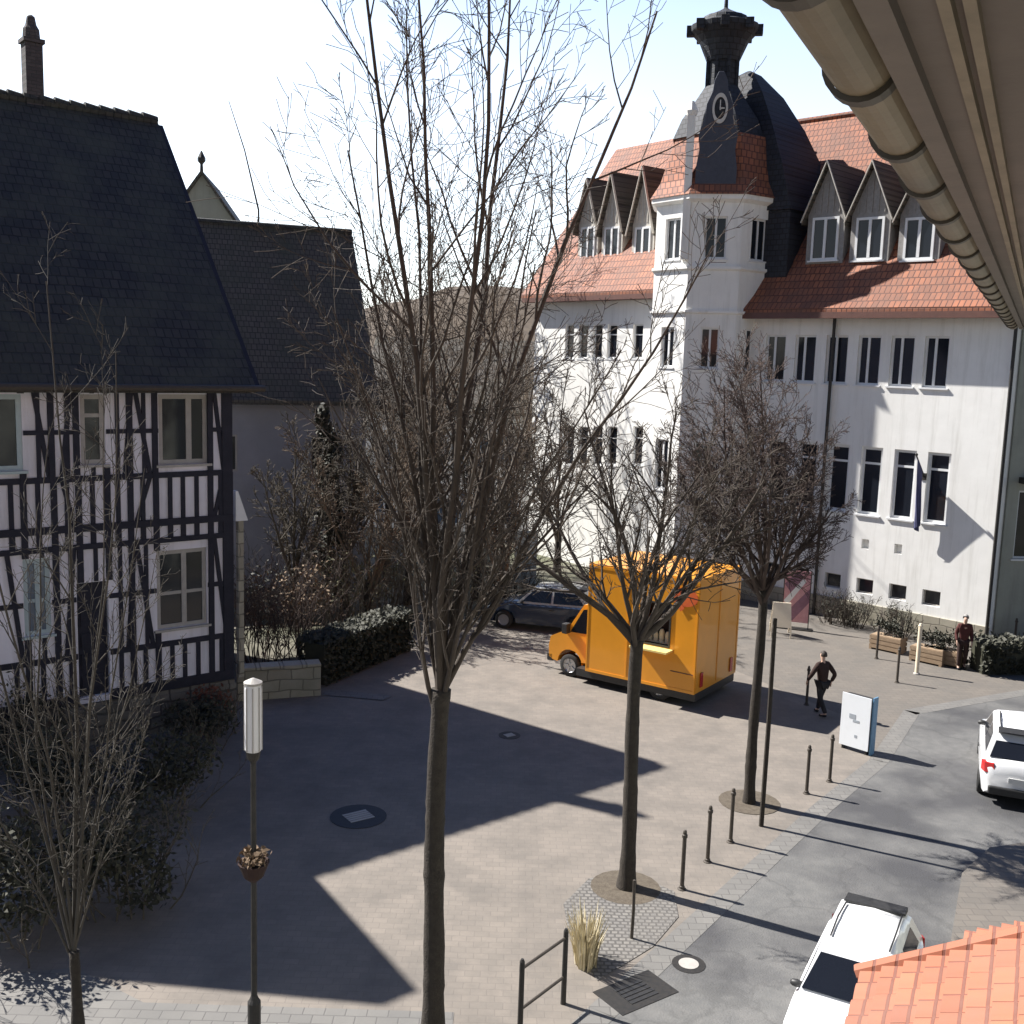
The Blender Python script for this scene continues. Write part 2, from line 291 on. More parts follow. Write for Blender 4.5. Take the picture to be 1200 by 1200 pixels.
# ------------------------------------------------------------------ ground
def sheet(name, pts, z, m, sub=0):
    mb = MB(); mb.quad(*[(p[0], p[1], z) for p in pts])
    return tag(mb.build(name, m, recalc=False), kind='structure')
sheet('ground', [(-900,-300),(900,-300),(900,1500),(-900,1500)], -0.012, M['earth'])
gut = [Vector((-9.5,-2.0)), Vector((1.33,14.18)), Vector((6.6,21.6)), Vector((8.73,24.4)), Vector((10.9,28.2)), Vector((15.5,30.6)), Vector((40,33))]
wallx = lambda Y: 0.70+0.488*Y
sheet('plaza_paving', [(g.x, g.y) for g in gut[:4]]+[(9.6,26.5),(2.5,40),(-2,37),(-4.2,31.5),(-7.2,29.3),(-16,19),(-16,5),(-12,-2)], 0.0, M['paving'])
sheet('forecourt_paving', [(8.75,24.43),(10.9,28.2),(15.5,30.6),(40,33),(40,42),(2.5,44),(2.5,40.02),(9.58,26.54)], 0.001, M['fore'])
sheet('road', [(g.x+0.25, g.y-0.15) for g in gut]+[(40,22.5),(13.5,22),(wallx(19)-1.0,19),(wallx(-2)-1.3,-2)], 0.004, M['road'])
mb = MB()
W2 = 0.42
for a, b in zip(gut[:-1], gut[1:]):
    d = (b-a).normalized(); nrm = Vector((d.y, -d.x))*W2
    mb.quad((a.x,a.y,0.008),(b.x,b.y,0.008),(b.x+nrm.x,b.y+nrm.y,0.008),(a.x+nrm.x,a.y+nrm.y,0.008))
tag(mb.build('gutter_strip', M['kerb'], recalc=False), kind='structure')
mb = MB()      # raised pavement in front of the viewer's row of houses
p = [(wallx(-2)-1.3,-2),(wallx(18.5)-1.25,18.5),(wallx(19.2)-0.6,19.6),(11.2,20.2),(14,20.2),(14,18.7),(wallx(17.2)+0.3,17.0),(wallx(-2)+0.3,-2)]
mb.prism(p, -0.005, 0.1, 'z'); tag(mb.build('pavement', M['fore']), kind='structure')
# strip of pavement along the bottom of the plaza
sheet('footpath', [(-14,13.0),(-6.3,14.75),(-5.0,13.95),(-0.6,13.95),(-0.6,13.35),(-2.2,10.5),(-14,10)], 0.006, M['kerb'])

# far wooded hill
mb = MB(); rnd = random.Random(5); V = []; Fa = []
NX, NY = 60, 14
for j in range(NY):
    for i in range(NX):
        x = -260+i*9.0; y = 180+j*14.0
        h = 27*math.exp(-((x-5)/70.0)**2)*min(1, j/6.0)+12*math.exp(-((x+170)/90.0)**2)*min(1, j/6.0)+rnd.uniform(-1.6, 1.6)*(j > 0)
        V.append((x, y, h if j else -1))
for j in range(NY-1):
    for i in range(NX-1): Fa.append((j*NX+i, j*NX+i+1, (j+1)*NX+i+1, (j+1)*NX+i))
mb.add(V, Fa); tag(mb.build('hill', M['hill'], smooth=True, recalc=False), kind='structure')

# ------------------------------------------------------------------ building helpers
def wall_open(mb, x0, x1, z0, z1, y, ops, depth):
    xs = sorted({x0, x1, *[o[0] for o in ops], *[o[1] for o in ops]}); zs = sorted({z0, z1, *[o[2] for o in ops], *[o[3] for o in ops]})
    for i in range(len(xs)-1):
        for j in range(len(zs)-1):
            cx, cz = (xs[i]+xs[i+1])/2, (zs[j]+zs[j+1])/2
            if any(o[0] < cx < o[1] and o[2] < cz < o[3] for o in ops): continue
            mb.quad((xs[i],y,zs[j]),(xs[i+1],y,zs[j]),(xs[i+1],y,zs[j+1]),(xs[i],y,zs[j+1]))
    for a, b, c, d in ops:
        e = y+depth
        mb.quad((a,y,c),(a,e,c),(a,e,d),(a,y,d)); mb.quad((b,y,c),(b,y,d),(b,e,d),(b,e,c))
        mb.quad((a,y,c),(b,y,c),(b,e,c),(a,e,c)); mb.quad((a,y,d),(a,e,d),(b,e,d),(b,y,d))
def frame_bars(mb, x0, x1, z0, z1, y, t=0.07, d=0.07, mull=(), trans=(), sill=0.0):
    mb.box(x0, x0+t, y, y+d, z0, z1); mb.box(x1-t, x1, y, y+d, z0, z1)
    mb.box(x0+t, x1-t, y, y+d, z0, z0+t); mb.box(x0+t, x1-t, y, y+d, z1-t, z1)
    for u in mull: c = x0+(x1-x0)*u; mb.box(c-t*0.6, c+t*0.6, y-0.006, y+d, z0+t, z1-t)
    for u in trans: c = z0+(z1-z0)*u; mb.box(x0+t, x1-t, y+0.006, y+d-0.004, c-t*0.4, c+t*0.4)
    if sill: mb.box(x0-0.08, x1+0.08, y-sill, y+0.02, z0-0.06, z0-0.003)
def window(parent, x0, x1, z0, z1, y, fm, gm, frame=None, mull=(0.5,), trans=(), t=0.07, sill=0.0, label=None):
    mb = MB(); frame_bars(mb, x0, x1, z0, z1, y, t, 0.07, mull, trans, sill)
    o = mb.build('window', fm, parent, frame)
    if label: o['label'] = label
    g = MB(); g.box(x0+t*0.5, x1-t*0.5, y+0.03, y+0.042, z0+t*0.5, z1-t*0.5)
    g.build('pane', gm, o)
    return o
def facing(c, ang):
    """pixel -> (x, z) on the plane local y = yd of a facade frame at c with rotation ang"""
    n = Vector((math.sin(ang), -math.cos(ang), 0)); ax = Vector((math.cos(ang), math.sin(ang), 0)); c = Vector((c[0], c[1], 0))
    def f(px, py, yd=0.0):
        d = ray(px, py); P = c-n*yd; t = n.dot(P)/n.dot(d); q = Vector((0,0,H))+d*t-c
        return (q.dot(ax), H+d.z*t)
    return f
def gable_roof(x0, x1, ye, ze, yr, zr, th=0.18):
    """solid two-slope roof: eaves at y=ye and at 2*yr-ye"""
    mb = MB(); yb = 2*yr-ye
    mb.prism([(ye,ze),(yr,zr),(yb,ze),(yb,ze-th),(yr,zr-th*1.7),(ye,ze-th)], x0, x1, 'x'); return mb

# ------------------------------------------------------------------ half-timbered house
TA = R(39.1); TC = at(272, 795, 1.0); TC = Vector((TC.x, TC.y, 0))
tf = facing(TC, TA)
th = empty('timber_house', TC, TA, 'half-timbered house with dark beams, pale lavender infill and steep dark tiled roof', 'house')
XL = -10.7
EZ, RZ, RY = 8.45, 15.35, 5.5
xw = [ (tf(185,455)[0], tf(243,455)[0], tf(185,545)[1], tf(185,462)[1]), (tf(93,455)[0], tf(122,455)[0], tf(93,545)[1], tf(93,462)[1]),
       (tf(-45,455)[0], tf(24,455)[0], tf(10,552)[1], tf(10,462)[1]) ]
xl = [ (tf(183,640)[0], tf(242,640)[0], tf(210,735)[1], tf(210,644)[1]), (tf(26,650)[0], tf(58,650)[0], tf(40,745)[1], tf(40,655)[1]) ]
dr = (tf(90,700)[0], tf(127,700)[0], 1.15, tf(110,682)[1])
ops = xw+xl+[dr]
mb = MB(); wall_open(mb, XL, 0, 0.9, EZ, 0, ops, 0.16)
mb.quad((0,0,0.9),(0,2*RY,0.9),(0,2*RY,EZ),(0,RY,RZ-0.35),(0,0,EZ)); mb.quad((XL,0,0.9),(XL,0,EZ),(XL,RY,RZ-0.35),(XL,2*RY,EZ),(XL,2*RY,0.9))
mb.quad((XL,2*RY,0.9),(XL,2*RY,EZ),(0,2*RY,EZ),(0,2*RY,0.9))
mb.build('wall', M['plaster_th'], th)
mb = MB(); mb.box(XL-0.05, 0.08, -0.08, 2*RY+0.05, -0.1, 0.9); mb.box(XL, 0.05, -0.05, 0.3, 0.9, 1.0)
mb.build('plinth', M['stone'], th)
# timber frame: sills, rails, posts and braces standing proud of the infill
mb = MB(); rnd = random.Random(3)
zS = {k: tf(272, v)[1] for k, v in dict(plate=448, mid1=503, sill1=553, fl1=606, fl2=626, mid2=682, sill2=743, base=790).items()}
def inop(x0, x1, z0, z1): return any(o[0]-0.02 < x1 and x0 < o[1]+0.02 and o[2]-0.02 < z1 and z0 < o[3]+0.02 for o in ops)
def rail(z, h, x0=XL, x1=0.03, pr=0.05):
    cuts = [x0]+sorted(sum([[o[0]-0.02, o[1]+0.02] for o in ops if o[2] < z+h/2 and z-h/2 < o[3]], []))+[x1]
    for a, b in zip(cuts[::2], cuts[1::2]):
        if b > a: mb.box(a, b, -pr, 0.01, z-h/2, z+h/2)
rail(zS['plate'], 0.26, pr=0.07); rail(zS['sill1'], 0.13); rail(zS['fl1'], 0.16, pr=0.075); rail(zS['fl2'], 0.12, pr=0.07); rail(zS['sill2'], 0.13); rail(zS['base']+0.02, 0.24, pr=0.075)
rail(zS['mid1'], 0.1, pr=0.046); rail(zS['mid2'], 0.11, pr=0.046)
posts_u = [272, 246, 182, 152, 125, 91, 62, 26, -47, -80, -120, -160, -200]
def post(x, z0, z1, wd=0.2, pr=0.06):
    zz = [(z0, z1)]
    for o in ops:
        if o[0] < x+wd/2-0.03 and x-wd/2+0.03 < o[1]:
            zz = [q for a, b in zz for q in ((a, min(b, o[2]-0.02)), (max(a, o[3]+0.02), b)) if q[1]-q[0] > 0.05]
    for a, b in zz: mb.box(x-wd/2, x+wd/2, -pr, 0.01, a, b)
for px in posts_u:
    x = tf(px, 560)[0]
    if x < XL: continue
    wd = 0.26 if px == 272 else 0.13
    post(x-(0.13 if px == 272 else 0)+rnd.uniform(-.02,.02), zS['sill1'], zS['plate'], wd); post(x-(0.13 if px == 272 else 0), zS['base'], zS['fl1'], wd, 0.062)
    post(x-(0.13 if px == 272 else 0), zS['fl1'], zS['sill1'], wd, 0.058)
for px in (258, 230, 214, 199, 167, 138, 108, 78, 44, 12, -20):     # short studs below the window sills
    x = tf(px, 580)[0]; post(x, zS['fl1'], zS['sill1'], 0.1, 0.044); post(x, zS['base'], zS['sill2'], 0.1, 0.043); post(x, zS['fl2'], zS['fl1'], 0.12, 0.042)
for px in (168, 137, 108, 78, 44, -30, -64, -98): x = tf(px, 500)[0]; post(x, zS['sill1'], zS['plate'], 0.09, 0.041); post(x, zS['sill2'], zS['fl2'], 0.09, 0.041)
def brace(p0, z0, p1, z1, wd=0.1):
    a = tf(p0, 560)[0]; b = tf(p1, 560)[0]
    mb.hexa([(a-wd/2,-0.04,z0),(a+wd/2,-0.04,z0),(a+wd/2,0.01,z0),(a-wd/2,0.01,z0)], [(b-wd/2,-0.04,z1),(b+wd/2,-0.04,z1),(b+wd/2,0.01,z1),(b-wd/2,0.01,z1)])
for a, b in ((262,250),(176,158),(146,156),(72,86),(58,40),(-52,-70),(-90,-112)):
    brace(a, zS['sill1'], b, zS['plate']); (brace(b, zS['fl1'], a, zS['sill1']) if a in (262,176,72) else None)
for a, b in ((264,250),(176,158),(146,156),(72,84),(20,4),(-60,-80)): brace(a, zS['sill2'], b, zS['fl2'], 0.1)
mb.build('timber_frame', M['timber'], th)
for i, o in enumerate(xw):
    window(th, o[0], o[1], o[2], o[3], 0.05 if i < 2 else 0.02, M['frame_g'] if i < 2 else M['pblue'], M['glass'], mull=(0.62,) if i == 0 else ((0.5,) if i == 2 else ()), trans=(0.7,) if i == 1 else (), t=0.11, sill=0.12)
for i, o in enumerate(xl):
    window(th, o[0], o[1], o[2], o[3], 0.05, M['frame_g'] if i == 0 else M['pblue'], M['glass'] if i == 0 else M['glass_b'], mull=(0.55,), trans=(0.45,), t=0.1, sill=0.12)
mb = MB(); mb.box(dr[0]+0.02, dr[1]-0.02, 0.1, 0.16, dr[2], dr[3]-0.02)
for k in range(4): mb.box(dr[0]+0.1, dr[1]-0.1, 0.075, 0.1, dr[2]+0.15+k*0.5, dr[2]+0.5+k*0.5)
mb.build('door', M['timber'], th)
mb = gable_roof(-8.55, 0.4, -0.55, EZ-0.1, RY, RZ); rf = mb.build('roof', M['slate'], th)
mb = MB()
x = 0.38; k = 0
while x > -8.6:
    mb.tube([(x, RY, RZ-0.01), (x-0.42, RY, RZ+0.03)], [0.13, 0.155], 8); x -= 0.38
mb.build('ridge_tile', M['slate'], rf)
mb = MB(); mb.box(-3.0, -2.58, RY-0.1, RY+0.32, RZ-0.8, 16.75); mb.box(-3.05, -2.53, RY-0.15, RY+0.37, 16.75, 16.85)
mb.lathe([(0.22,16.85),(0.2,17.1),(0.14,17.2),(0.1,17.4),(0.04,17.45)], 10, (-2.79,RY+0.11,0))
mb.build('chimney', M['chim'], rf)
mb = MB()   # bargeboard on the near gable end
for s in (-1, 1): mb.bar((0.42, RY, RZ-0.12), (0.42, RY+s*6.05, EZ-0.2), 0.05, 0.24, (1,0,0))
mb.build('bargeboard', M['timber'], th)
mb = MB(); mb.tube([(XL+2, -0.62, EZ-0.16), (0.6, -0.62, EZ-0.16)], [0.08, 0.08], 8); mb.build('rain_gutter', M['iron_br'], th)
a = tf(283, 610); b = tf(283, 720)
mb = MB(); mb.box(0.18, 0.32, -0.02, 0.12, 1.0, a[1]); mb.build('downpipe', M['stone_l'], th)  # made-up beige post standing for a sunlit strip of building behind
mb = MB(); mb.prism([(0.1, a[1]), (0.42, a[1]), (0.16, a[1]+0.75), (0.1, a[1]+0.75)], -0.06, 0.14); mb.build('sunlit_wedge', M['frame_w'], th)  # added white wedge, sunlit top of that strip put in as pale colour
# cross gable at the far left end of the same house (throws the lower peak of the shadow on the square)
cg0, cg1, cgz, cgr = -10.7, -6.3, 9.3, 13.8; cm = (cg0+cg1)/2
mb = MB(); mb.quad((cg0,-0.25,0),(cg1,-0.25,0),(cg1,-0.25,cgz),(cm+0.3,-0.25,cgr-1.0),(cm-0.3,-0.25,cgr-1.0),(cg0,-0.25,cgz)); mb.quad((cg1,-0.25,0),(cg1,0.1,0),(cg1,RY,cgz),(cg1,-0.25,cgz)); mb.quad((cg0,-0.25,0),(cg0,RY,0),(cg0,RY,cgz),(cg0,-0.25,cgz))
mb.build('cross_gable', M['plaster_th'], th)
mb = MB(); yh = 0.25; tk = 0.2
for s in (-1, 1):
    e = cm+s*2.5; ze_ = cgz-0.4; hx_ = cm+s*0.3; hz_ = cgr-0.3*(cgr-ze_)/2.5
    for dz in (0, -tk): mb.quad((cm,yh,cgr+dz),(cm,RY,cgr+dz),(e,RY,ze_+dz),(e,-0.55,ze_+dz),(hx_,-0.55,hz_+dz))
    mb.quad((e,-0.55,ze_),(hx_,-0.55,hz_),(hx_,-0.55,hz_-tk),(e,-0.55,ze_-tk)); mb.quad((e,-0.55,ze_),(e,RY,ze_),(e,RY,ze_-tk),(e,-0.55,ze_-tk))
hz_ = cgr-0.3*(cgr-cgz+0.4)/2.5
mb.quad((cm,yh,cgr),(cm-0.3,-0.55,hz_),(cm+0.3,-0.55,hz_)); mb.quad((cm-0.3,-0.55,hz_),(cm+0.3,-0.55,hz_),(cm+0.3,-0.55,hz_-tk),(cm-0.3,-0.55,hz_-tk))
mb.build('cross_gable_roof', M['slate'], th)

# ------------------------------------------------------------------ dark-roofed house behind it
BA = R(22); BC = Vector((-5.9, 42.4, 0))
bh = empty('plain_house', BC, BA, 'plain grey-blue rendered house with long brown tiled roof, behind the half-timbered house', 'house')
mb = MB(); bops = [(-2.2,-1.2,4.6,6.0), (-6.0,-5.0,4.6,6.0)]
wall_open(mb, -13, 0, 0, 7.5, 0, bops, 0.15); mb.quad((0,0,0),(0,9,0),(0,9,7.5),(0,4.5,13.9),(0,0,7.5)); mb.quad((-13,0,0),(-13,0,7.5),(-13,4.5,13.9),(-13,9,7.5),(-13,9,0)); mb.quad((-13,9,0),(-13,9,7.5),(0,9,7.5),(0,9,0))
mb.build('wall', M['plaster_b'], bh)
for o in bops: window(bh, *o, 0.06, M['frame_g'], M['glass'])
gable_roof(-13.4, 0.4, -0.6, 7.35, 4.5, 14.3).build('roof', M['slate_b'], bh)
mb = MB(); mb.tube([(-13.4,4.5,14.3),(0.4,4.5,14.3)], [0.14,0.14], 8); mb.build('ridge_tile', M['slate'], bh)
# light pointed gable with a finial, peeping over its ridge
q = atY(237, 240, 55)
fg = empty('gabled_house', (q.x, 55, 0), R(8), 'distant house showing only a pale pointed gable with finial between two dark roofs', 'house')
zt = atY(237, 205, 55).z
mb = MB(); mb.quad((-1.6,0,0),(1.6,0,0),(1.6,0,q.z-0.8),(0,0,zt),(-1.6,0,q.z-0.8)); mb.quad((-1.6,0,0),(-1.6,6,0),(-1.6,6,q.z-0.8),(-1.6,0,q.z-0.8)); mb.quad((1.6,0,0),(1.6,6,0),(1.6,6,q.z-0.8),(1.6,0,q.z-0.8)); mb.quad((-1.6,6,0),(1.6,6,0),(1.6,6,q.z-.8),(0,6,zt),(-1.6,6,q.z-.8))
mb.build('wall', M['plaster_g'], fg)
mb = MB()
for s in (-1, 1): mb.hexa([(0,-0.25,zt+0.22),(s*1.8,-0.25,q.z-0.85),(s*1.8,-0.25,q.z-1.0),(0,-0.25,zt)], [(0,6.2,zt+0.22),(s*1.8,6.2,q.z-0.85),(s*1.8,6.2,q.z-1.0),(0,6.2,zt)])
mb.build('roof', M['slate_b'], fg)
mb = MB(); mb.lathe([(0.09,zt+0.1),(0.07,zt+0.5),(0.2,zt+0.65),(0.2,zt+0.8),(0.03,zt+1.15)], 8, (0,-0.1,0)); mb.build('finial', M['iron'], fg)
a = atY(303, 246, 46); b = atY(268, 118, 46)
mb = MB(); mb.tube([a-Vector((0,0,0.6)), a, a.lerp(b, 0.55)+Vector((0.1,0,0)), b], [0.05,0.045,0.03,0.015], 6)
tag(mb.build('aerial_rod', M['iron_br']), 'thin leaning aerial rod rising above the ridge of the long brown roof', 'aerial')

# white house far behind the trees
q = at(565, 690)
fh = empty('white_house', (q.x, 56, 0), R(-6), 'distant white house with bluish windows seen through bare branches left of the town hall', 'house')
wf = facing((q.x, 56), R(-6))
mb = MB(); fo = []
for px in (450, 480, 510, 538, 566, 592):
    for y0, y1 in ((512, 548), (575, 615)):
        xx, z1 = wf(px, y0); z0 = wf(px, y1)[1]; fo.append((xx-0.45, xx+0.45, z0, z1))
x0, x1 = wf(425, 550)[0], wf(640, 550)[0]; ez = wf(560, 478)[1]
wall_open(mb, x0, x1, -0.1, ez, 0, fo, 0.15); mb.quad((x0,0,-.1),(x0,8,-.1),(x0,8,ez),(x0,4,ez+3.2),(x0,0,ez)); mb.quad((x1,0,-.1),(x1,0,ez),(x1,4,ez+3.2),(x1,8,ez),(x1,8,-.1))
mb.build('wall', M['plaster_w'], fh)
for o in fo: window(fh, *o, 0.06, M['frame_w'], M['glass_b'])
gable_roof(x0-0.3, x1+0.3, -0.5, ez-0.15, 4, ez+3.6).build('roof', M['slate_b'], fh)

# ------------------------------------------------------------------ town hall
E0 = at(1155, 760); E0 = Vector((E0.x, E0.y, 0))
A1 = R(-44)
hall = empty('town_hall', E0, A1, 'white town hall with corner turret, clock gable and red dormered roof', 'town hall')
rf_ = facing(E0, A1)                  # right wing: x runs left (negative) from the right-hand corner
EV = 11.7
mb = MB(); ops = []
up_px = [1097, 1057, 1018, 980, 943, 908]
U = []; Lw = []; Bs = []
for px in up_px:
    x, _ = rf_(px, 420); dx = 0.43
    U.append((x-dx, x+dx, 8.65, 10.4))
    x2, _ = rf_(px+1, 570); Lw.append((x2-0.4, x2+0.4, 4.0, 6.45))
    x3, _ = rf_(px-6, 700); Bs.append((x3-0.32, x3+0.32, 1.1, 1.65))
nich = []
for px in (1052, 1013):
    x, _ = rf_(px, 648); nich.append((x-0.14, x+0.14, 2.75, 3.1))
W0 = -11.8
wall_open(mb, W0, 0, -0.1, EV, 0, U+Lw+Bs+nich, 0.22)
mb.quad((0,0,-.1),(0,10,-.1),(0,10,EV),(0,5.2,EV+7.6),(0,0,EV)); mb.quad((W0,10,-.1),(W0,10,EV),(0,10,EV),(0,10,-.1))
for o in nich: mb.quad((o[0],0.2,o[2]),(o[1],0.2,o[2]),(o[1],0.2,o[3]),(o[0],0.2,o[3]))
mb.build('wall', M['plaster_w'], hall)
for o in U: window(hall, *o, 0.1, M['frame_w'], M['glass'], mull=(0.42,), t=0.075, sill=0.16)
for o in Lw: window(hall, *o, 0.1, M['frame_w'], M['glass'], mull=(), trans=(0.76,), t=0.1, sill=0.16)
for o in Bs: window(hall, *o, 0.14, M['frame_g'], M['glass'], mull=(), t=0.05)
mb = MB(); mb.box(W0, 0.06, -0.07, 0.002, -0.1, 0.75); mb.build('plinth', M['stone_l'], hall)
# right roof
RYh, RZh = 5.2, EV+7.7; xr0 = rf_(918, 133, 5.2)[0]
mb = MB()
mb.prism([(-0.62,EV-0.35),(0.3,EV+0.62),(RYh,RZh),(RYh*2+0.6,EV-0.35),(RYh*2+0.6,EV-0.5),(RYh,RZh-0.35),(-0.62,EV-0.5)], xr0, 0.35, 'x')
mb.prism([(-0.62,EV-0.35),(0.3,EV+0.62),(2.2,EV+0.62+1.9/4.9*7.08),(2.2,EV+0.3),(-0.62,EV-0.5)], W0+1.5, xr0-0.003, 'x')
rr = mb.build('roof', M['tile_r'], hall)
mb = MB(); mb.tube([(xr0,RYh,RZh),(0.35,RYh,RZh)], [0.13,0.13], 8); mb.build('ridge_tile', M['tile_r'], rr)
mb = MB(); mb.box(W0, 0.3, -0.66, -0.44, EV-0.72, EV-0.5); mb.box(W0, 0.25, -0.44, 0.0, EV-0.62, EV-0.5); mb.build('cornice', M['trim_br'], hall)
for xx in (0.02, rf_(957, 690)[0]): mb = MB(); mb.tube([(xx,-0.12,EV-0.6),(xx,-0.12,0)], [0.06,0.06], 8); mb.build('downpipe', M['iron'], hall)
def dormer(parent, frame, x, y, z0, wd, hw, hg, back, front, nwin=2, face=None):
    mb = MB(); h = wd/2
    mb.quad((x-h,y,z0),(x+h,y,z0),(x+h,y,z0+hw),(x,y,z0+hw+hg),(x-h,y,z0+hw))
    for s in (-1, 1): mb.quad((x+s*h,y,z0),(x+s*h,y+back,z0),(x+s*h,y+back,z0+hw),(x+s*h,y,z0+hw))
    for k in range(5):                                    # vertical cladding battens on the gable
        u = x-h*0.66+k*h*0.33; zz = z0+hw+hg*(1-abs(u-x)/h)-0.12
        mb.box(u-0.025, u+0.025, y-0.03, y, z0+hw+0.02, zz)
    d = mb.build('dormer', face or M['clad'], parent, frame)
    mb = MB(); o = h+0.16; ex = hg*0.16/h
    for s in (-1, 1):
        mb.hexa([(x,y-0.22,z0+hw+hg+0.1),(x+s*o,y-0.22,z0+hw-ex+0.1),(x+s*o,y-0.22,z0+hw-ex-0.03),(x,y-0.22,z0+hw+hg-0.06)],
                [(x,y+back,z0+hw+hg+0.1),(x+s*o,y+back,z0+hw-ex+0.1),(x+s*o,y+back,z0+hw-ex-0.03),(x,y+back,z0+hw+hg-0.06)])
    mb.build('dormer_roof', M['slate_b'], d)
    mb = MB()
    for s in (-1, 1): mb.bar((x,y-0.235,z0+hw+hg+0.06),(x+s*o,y-0.235,z0+hw-ex+0.06), 0.03, 0.11, (0,1,0))
    mb.build('bargeboard', M['clad_l'], d)
    mb = MB(); frame_bars(mb, x-h*0.72, x+h*0.72, z0+0.12, z0+hw*0.92, y-0.05, 0.09, 0.05, (0.5,), (), 0.08)
    mb.m = 1; mb.box(x-h*0.7, x+h*0.7, y-0.02, y-0.008, z0+0.15, z0+hw*0.9)
    mb.build('window', [front, M['glass']], d)
for px in (965, 1017, 1075):
    x, z0 = rf_(px, 309, 0.75); zt = rf_(px, 192, 0.75)[1]; zw = rf_(px, 250, 0.75)[1]
    dormer(hall, None, x, 0.75, z0, 1.5, zw-z0, zt-zw, 4.2, M['frame_w'])
# left wing, turned back from the street line
TX = Vector((7.78, 43.75, 0))                      # centre of the octagonal turret
KL = Vector((5.55, 44.7, 0)); A2 = math.atan2(-0.78, 0.62)
M1 = Matrix.Translation(E0) @ Matrix.Rotation(A1, 4, 'Z'); M2 = Matrix.Translation(KL) @ Matrix.Rotation(A2, 4, 'Z')
FR2 = M1.inverted() @ M2
lf = facing(KL, A2)
EL = 12.45; XLh = -7.6
lo = []
for px in (668, 684, 701, 718, 748):
    for ya, yb in ((380,420),(500,545)):
        x, z1 = lf(px, ya); z0 = lf(px, yb)[1]; lo.append((x-0.3, x+0.3, z0, z1))
mb = MB(); wall_open(mb, XLh, 1.5, -0.1, EL, 0, lo, 0.2)
mb.quad((XLh,0,-.1),(XLh,9,-.1),(XLh,9,EL),(XLh,0,EL)); mb.build('wall', M['plaster_w'], hall, FR2)
for o in lo: window(hall, *o, 0.1, M['frame_w'], M['glass'], FR2, mull=(), trans=(0.7,), t=0.06, sill=0.12)
rz2 = lf(760, 168, 4.5)[1]; xh = lf(722, 178, 4.5)[0]
mb = MB(); e = -0.5; zz = EL-0.3; yb = 9.5; yr = 4.5
P = [(XLh-0.5,e,zz),(2.5,e,zz),(2.5,yr,rz2),(xh,yr,rz2),(XLh-0.5,yb,zz),(2.5,yb,zz)]
mb.add(P+[(XLh-0.5,e,zz-0.16),(2.5,e,zz-0.16),(2.5,yb,zz-0.16),(XLh-0.5,yb,zz-0.16)], [(0,1,2,3),(0,3,4),(3,2,5,4),(1,5,2),(0,6,7,1),(6,0,4,9),(4,5,8,9),(6,9,8,7)])
mb.build('roof', M['tile_r'], hall, FR2)
mb = MB(); mb.box(XLh-0.45, 1.5, -0.5, 0.0, EL-0.66, EL-0.46); mb.build('cornice', M['trim_br'], hall, FR2)
for px, py in ((688, 212), (716, 205), (752, 198)):
    x, z0 = lf(px, 313, 0.7); zt = lf(px, py, 0.7)[1]; zw = lf(px, 262, 0.7)[1]
    dormer(hall, FR2, x, 0.7, z0, 1.3, zw-z0, zt-zw, 3.4, M['frame_w'], face=M['clad_l'])
# octagonal corner turret
TAa = math.atan2(-TX.y, -TX.x)                 # one face looks towards the square
FRT = M1.inverted() @ (Matrix.Translation(TX) @ Matrix.Rotation(TAa+math.pi/2, 4, 'Z'))   # local -y = outward front
AP = 2.32; SD = AP*2*math.tan(math.pi/8)
TZ = atY(838, 228, 41.45).z
def octf(k): return FRT @ Matrix.Rotation(k*math.pi/4, 4, 'Z')
zA, zB = atY(838, 303, 41.45).z, atY(838, 250, 41.45).z
zC, zD = atY(838, 432, 41.45).z, atY(838, 384, 41.45).z
for k in range(8):
    mb = MB(); o = [(-0.42,0.42,zA,zB-0.1),(-0.36,0.36,zC,zD),(-0.36,0.36,4.2,6.2)] if k in (0, 1, 7) else []
    wall_open(mb, -SD/2, SD/2, -0.1, TZ, -AP, o, 0.2)
    mb.build('turret_wall', M['plaster_w'], hall, octf(k))
    for q in o: window(hall, *q, -AP+0.1, M['frame_w'], M['glass'], octf(k), mull=(0.5,), t=0.07, sill=0.14)
c8 = 1/math.cos(math.pi/8); a8 = math.pi/8
mb = MB()
for z, h, e in ((TZ-0.28, 0.28, 0.22), (zA-0.45, 0.16, 0.1), (zD+0.5, 0.14, 0.09)): mb.lathe([(AP*c8+0.004,z),((AP+e)*c8,z+h*0.4),((AP+e)*c8,z+h),(AP*c8+0.004,z+h+0.002)], 8, a0=a8, cap=False)
mb.build('turret_cornice', M['plaster_w'], hall, FRT)
z150, z100, z45, z10 = [atY(850, y, 42.5).z for y in (158, 98, 40, 2)]
mb = MB(); mb.lathe([(2.6*c8,TZ),(2.25*c8,TZ+0.6),(1.72*c8,z150)], 8, a0=a8); mb.build('turret_skirt_roof', M['tile_r'], hall, FRT)
mb = MB(); mb.lathe([(1.75*c8,z150-0.05),(1.45*c8,z150+0.7),(0.95*c8,z100-0.4),(0.62*c8,z100+0.15)], 8, (-0.1,0,0), a0=a8); mb.build('turret_roof', M['slate_t'], hall, FRT)
mb = MB(); mb.lathe([(0.6,z100-0.2),(0.58,z45-0.35),(0.75,z45-0.1)], 8, (-0.1,0,0), a0=a8)
for k in range(8):
    t = a8+k*math.pi/4; mb.box(-0.1+0.62*math.cos(t)-0.06, -0.1+0.62*math.cos(t)+0.06, 0.62*math.sin(t)-0.06, 0.62*math.sin(t)+0.06, z100, z45-0.2)
mb.build('lantern', M['slate_t'], hall, FRT)
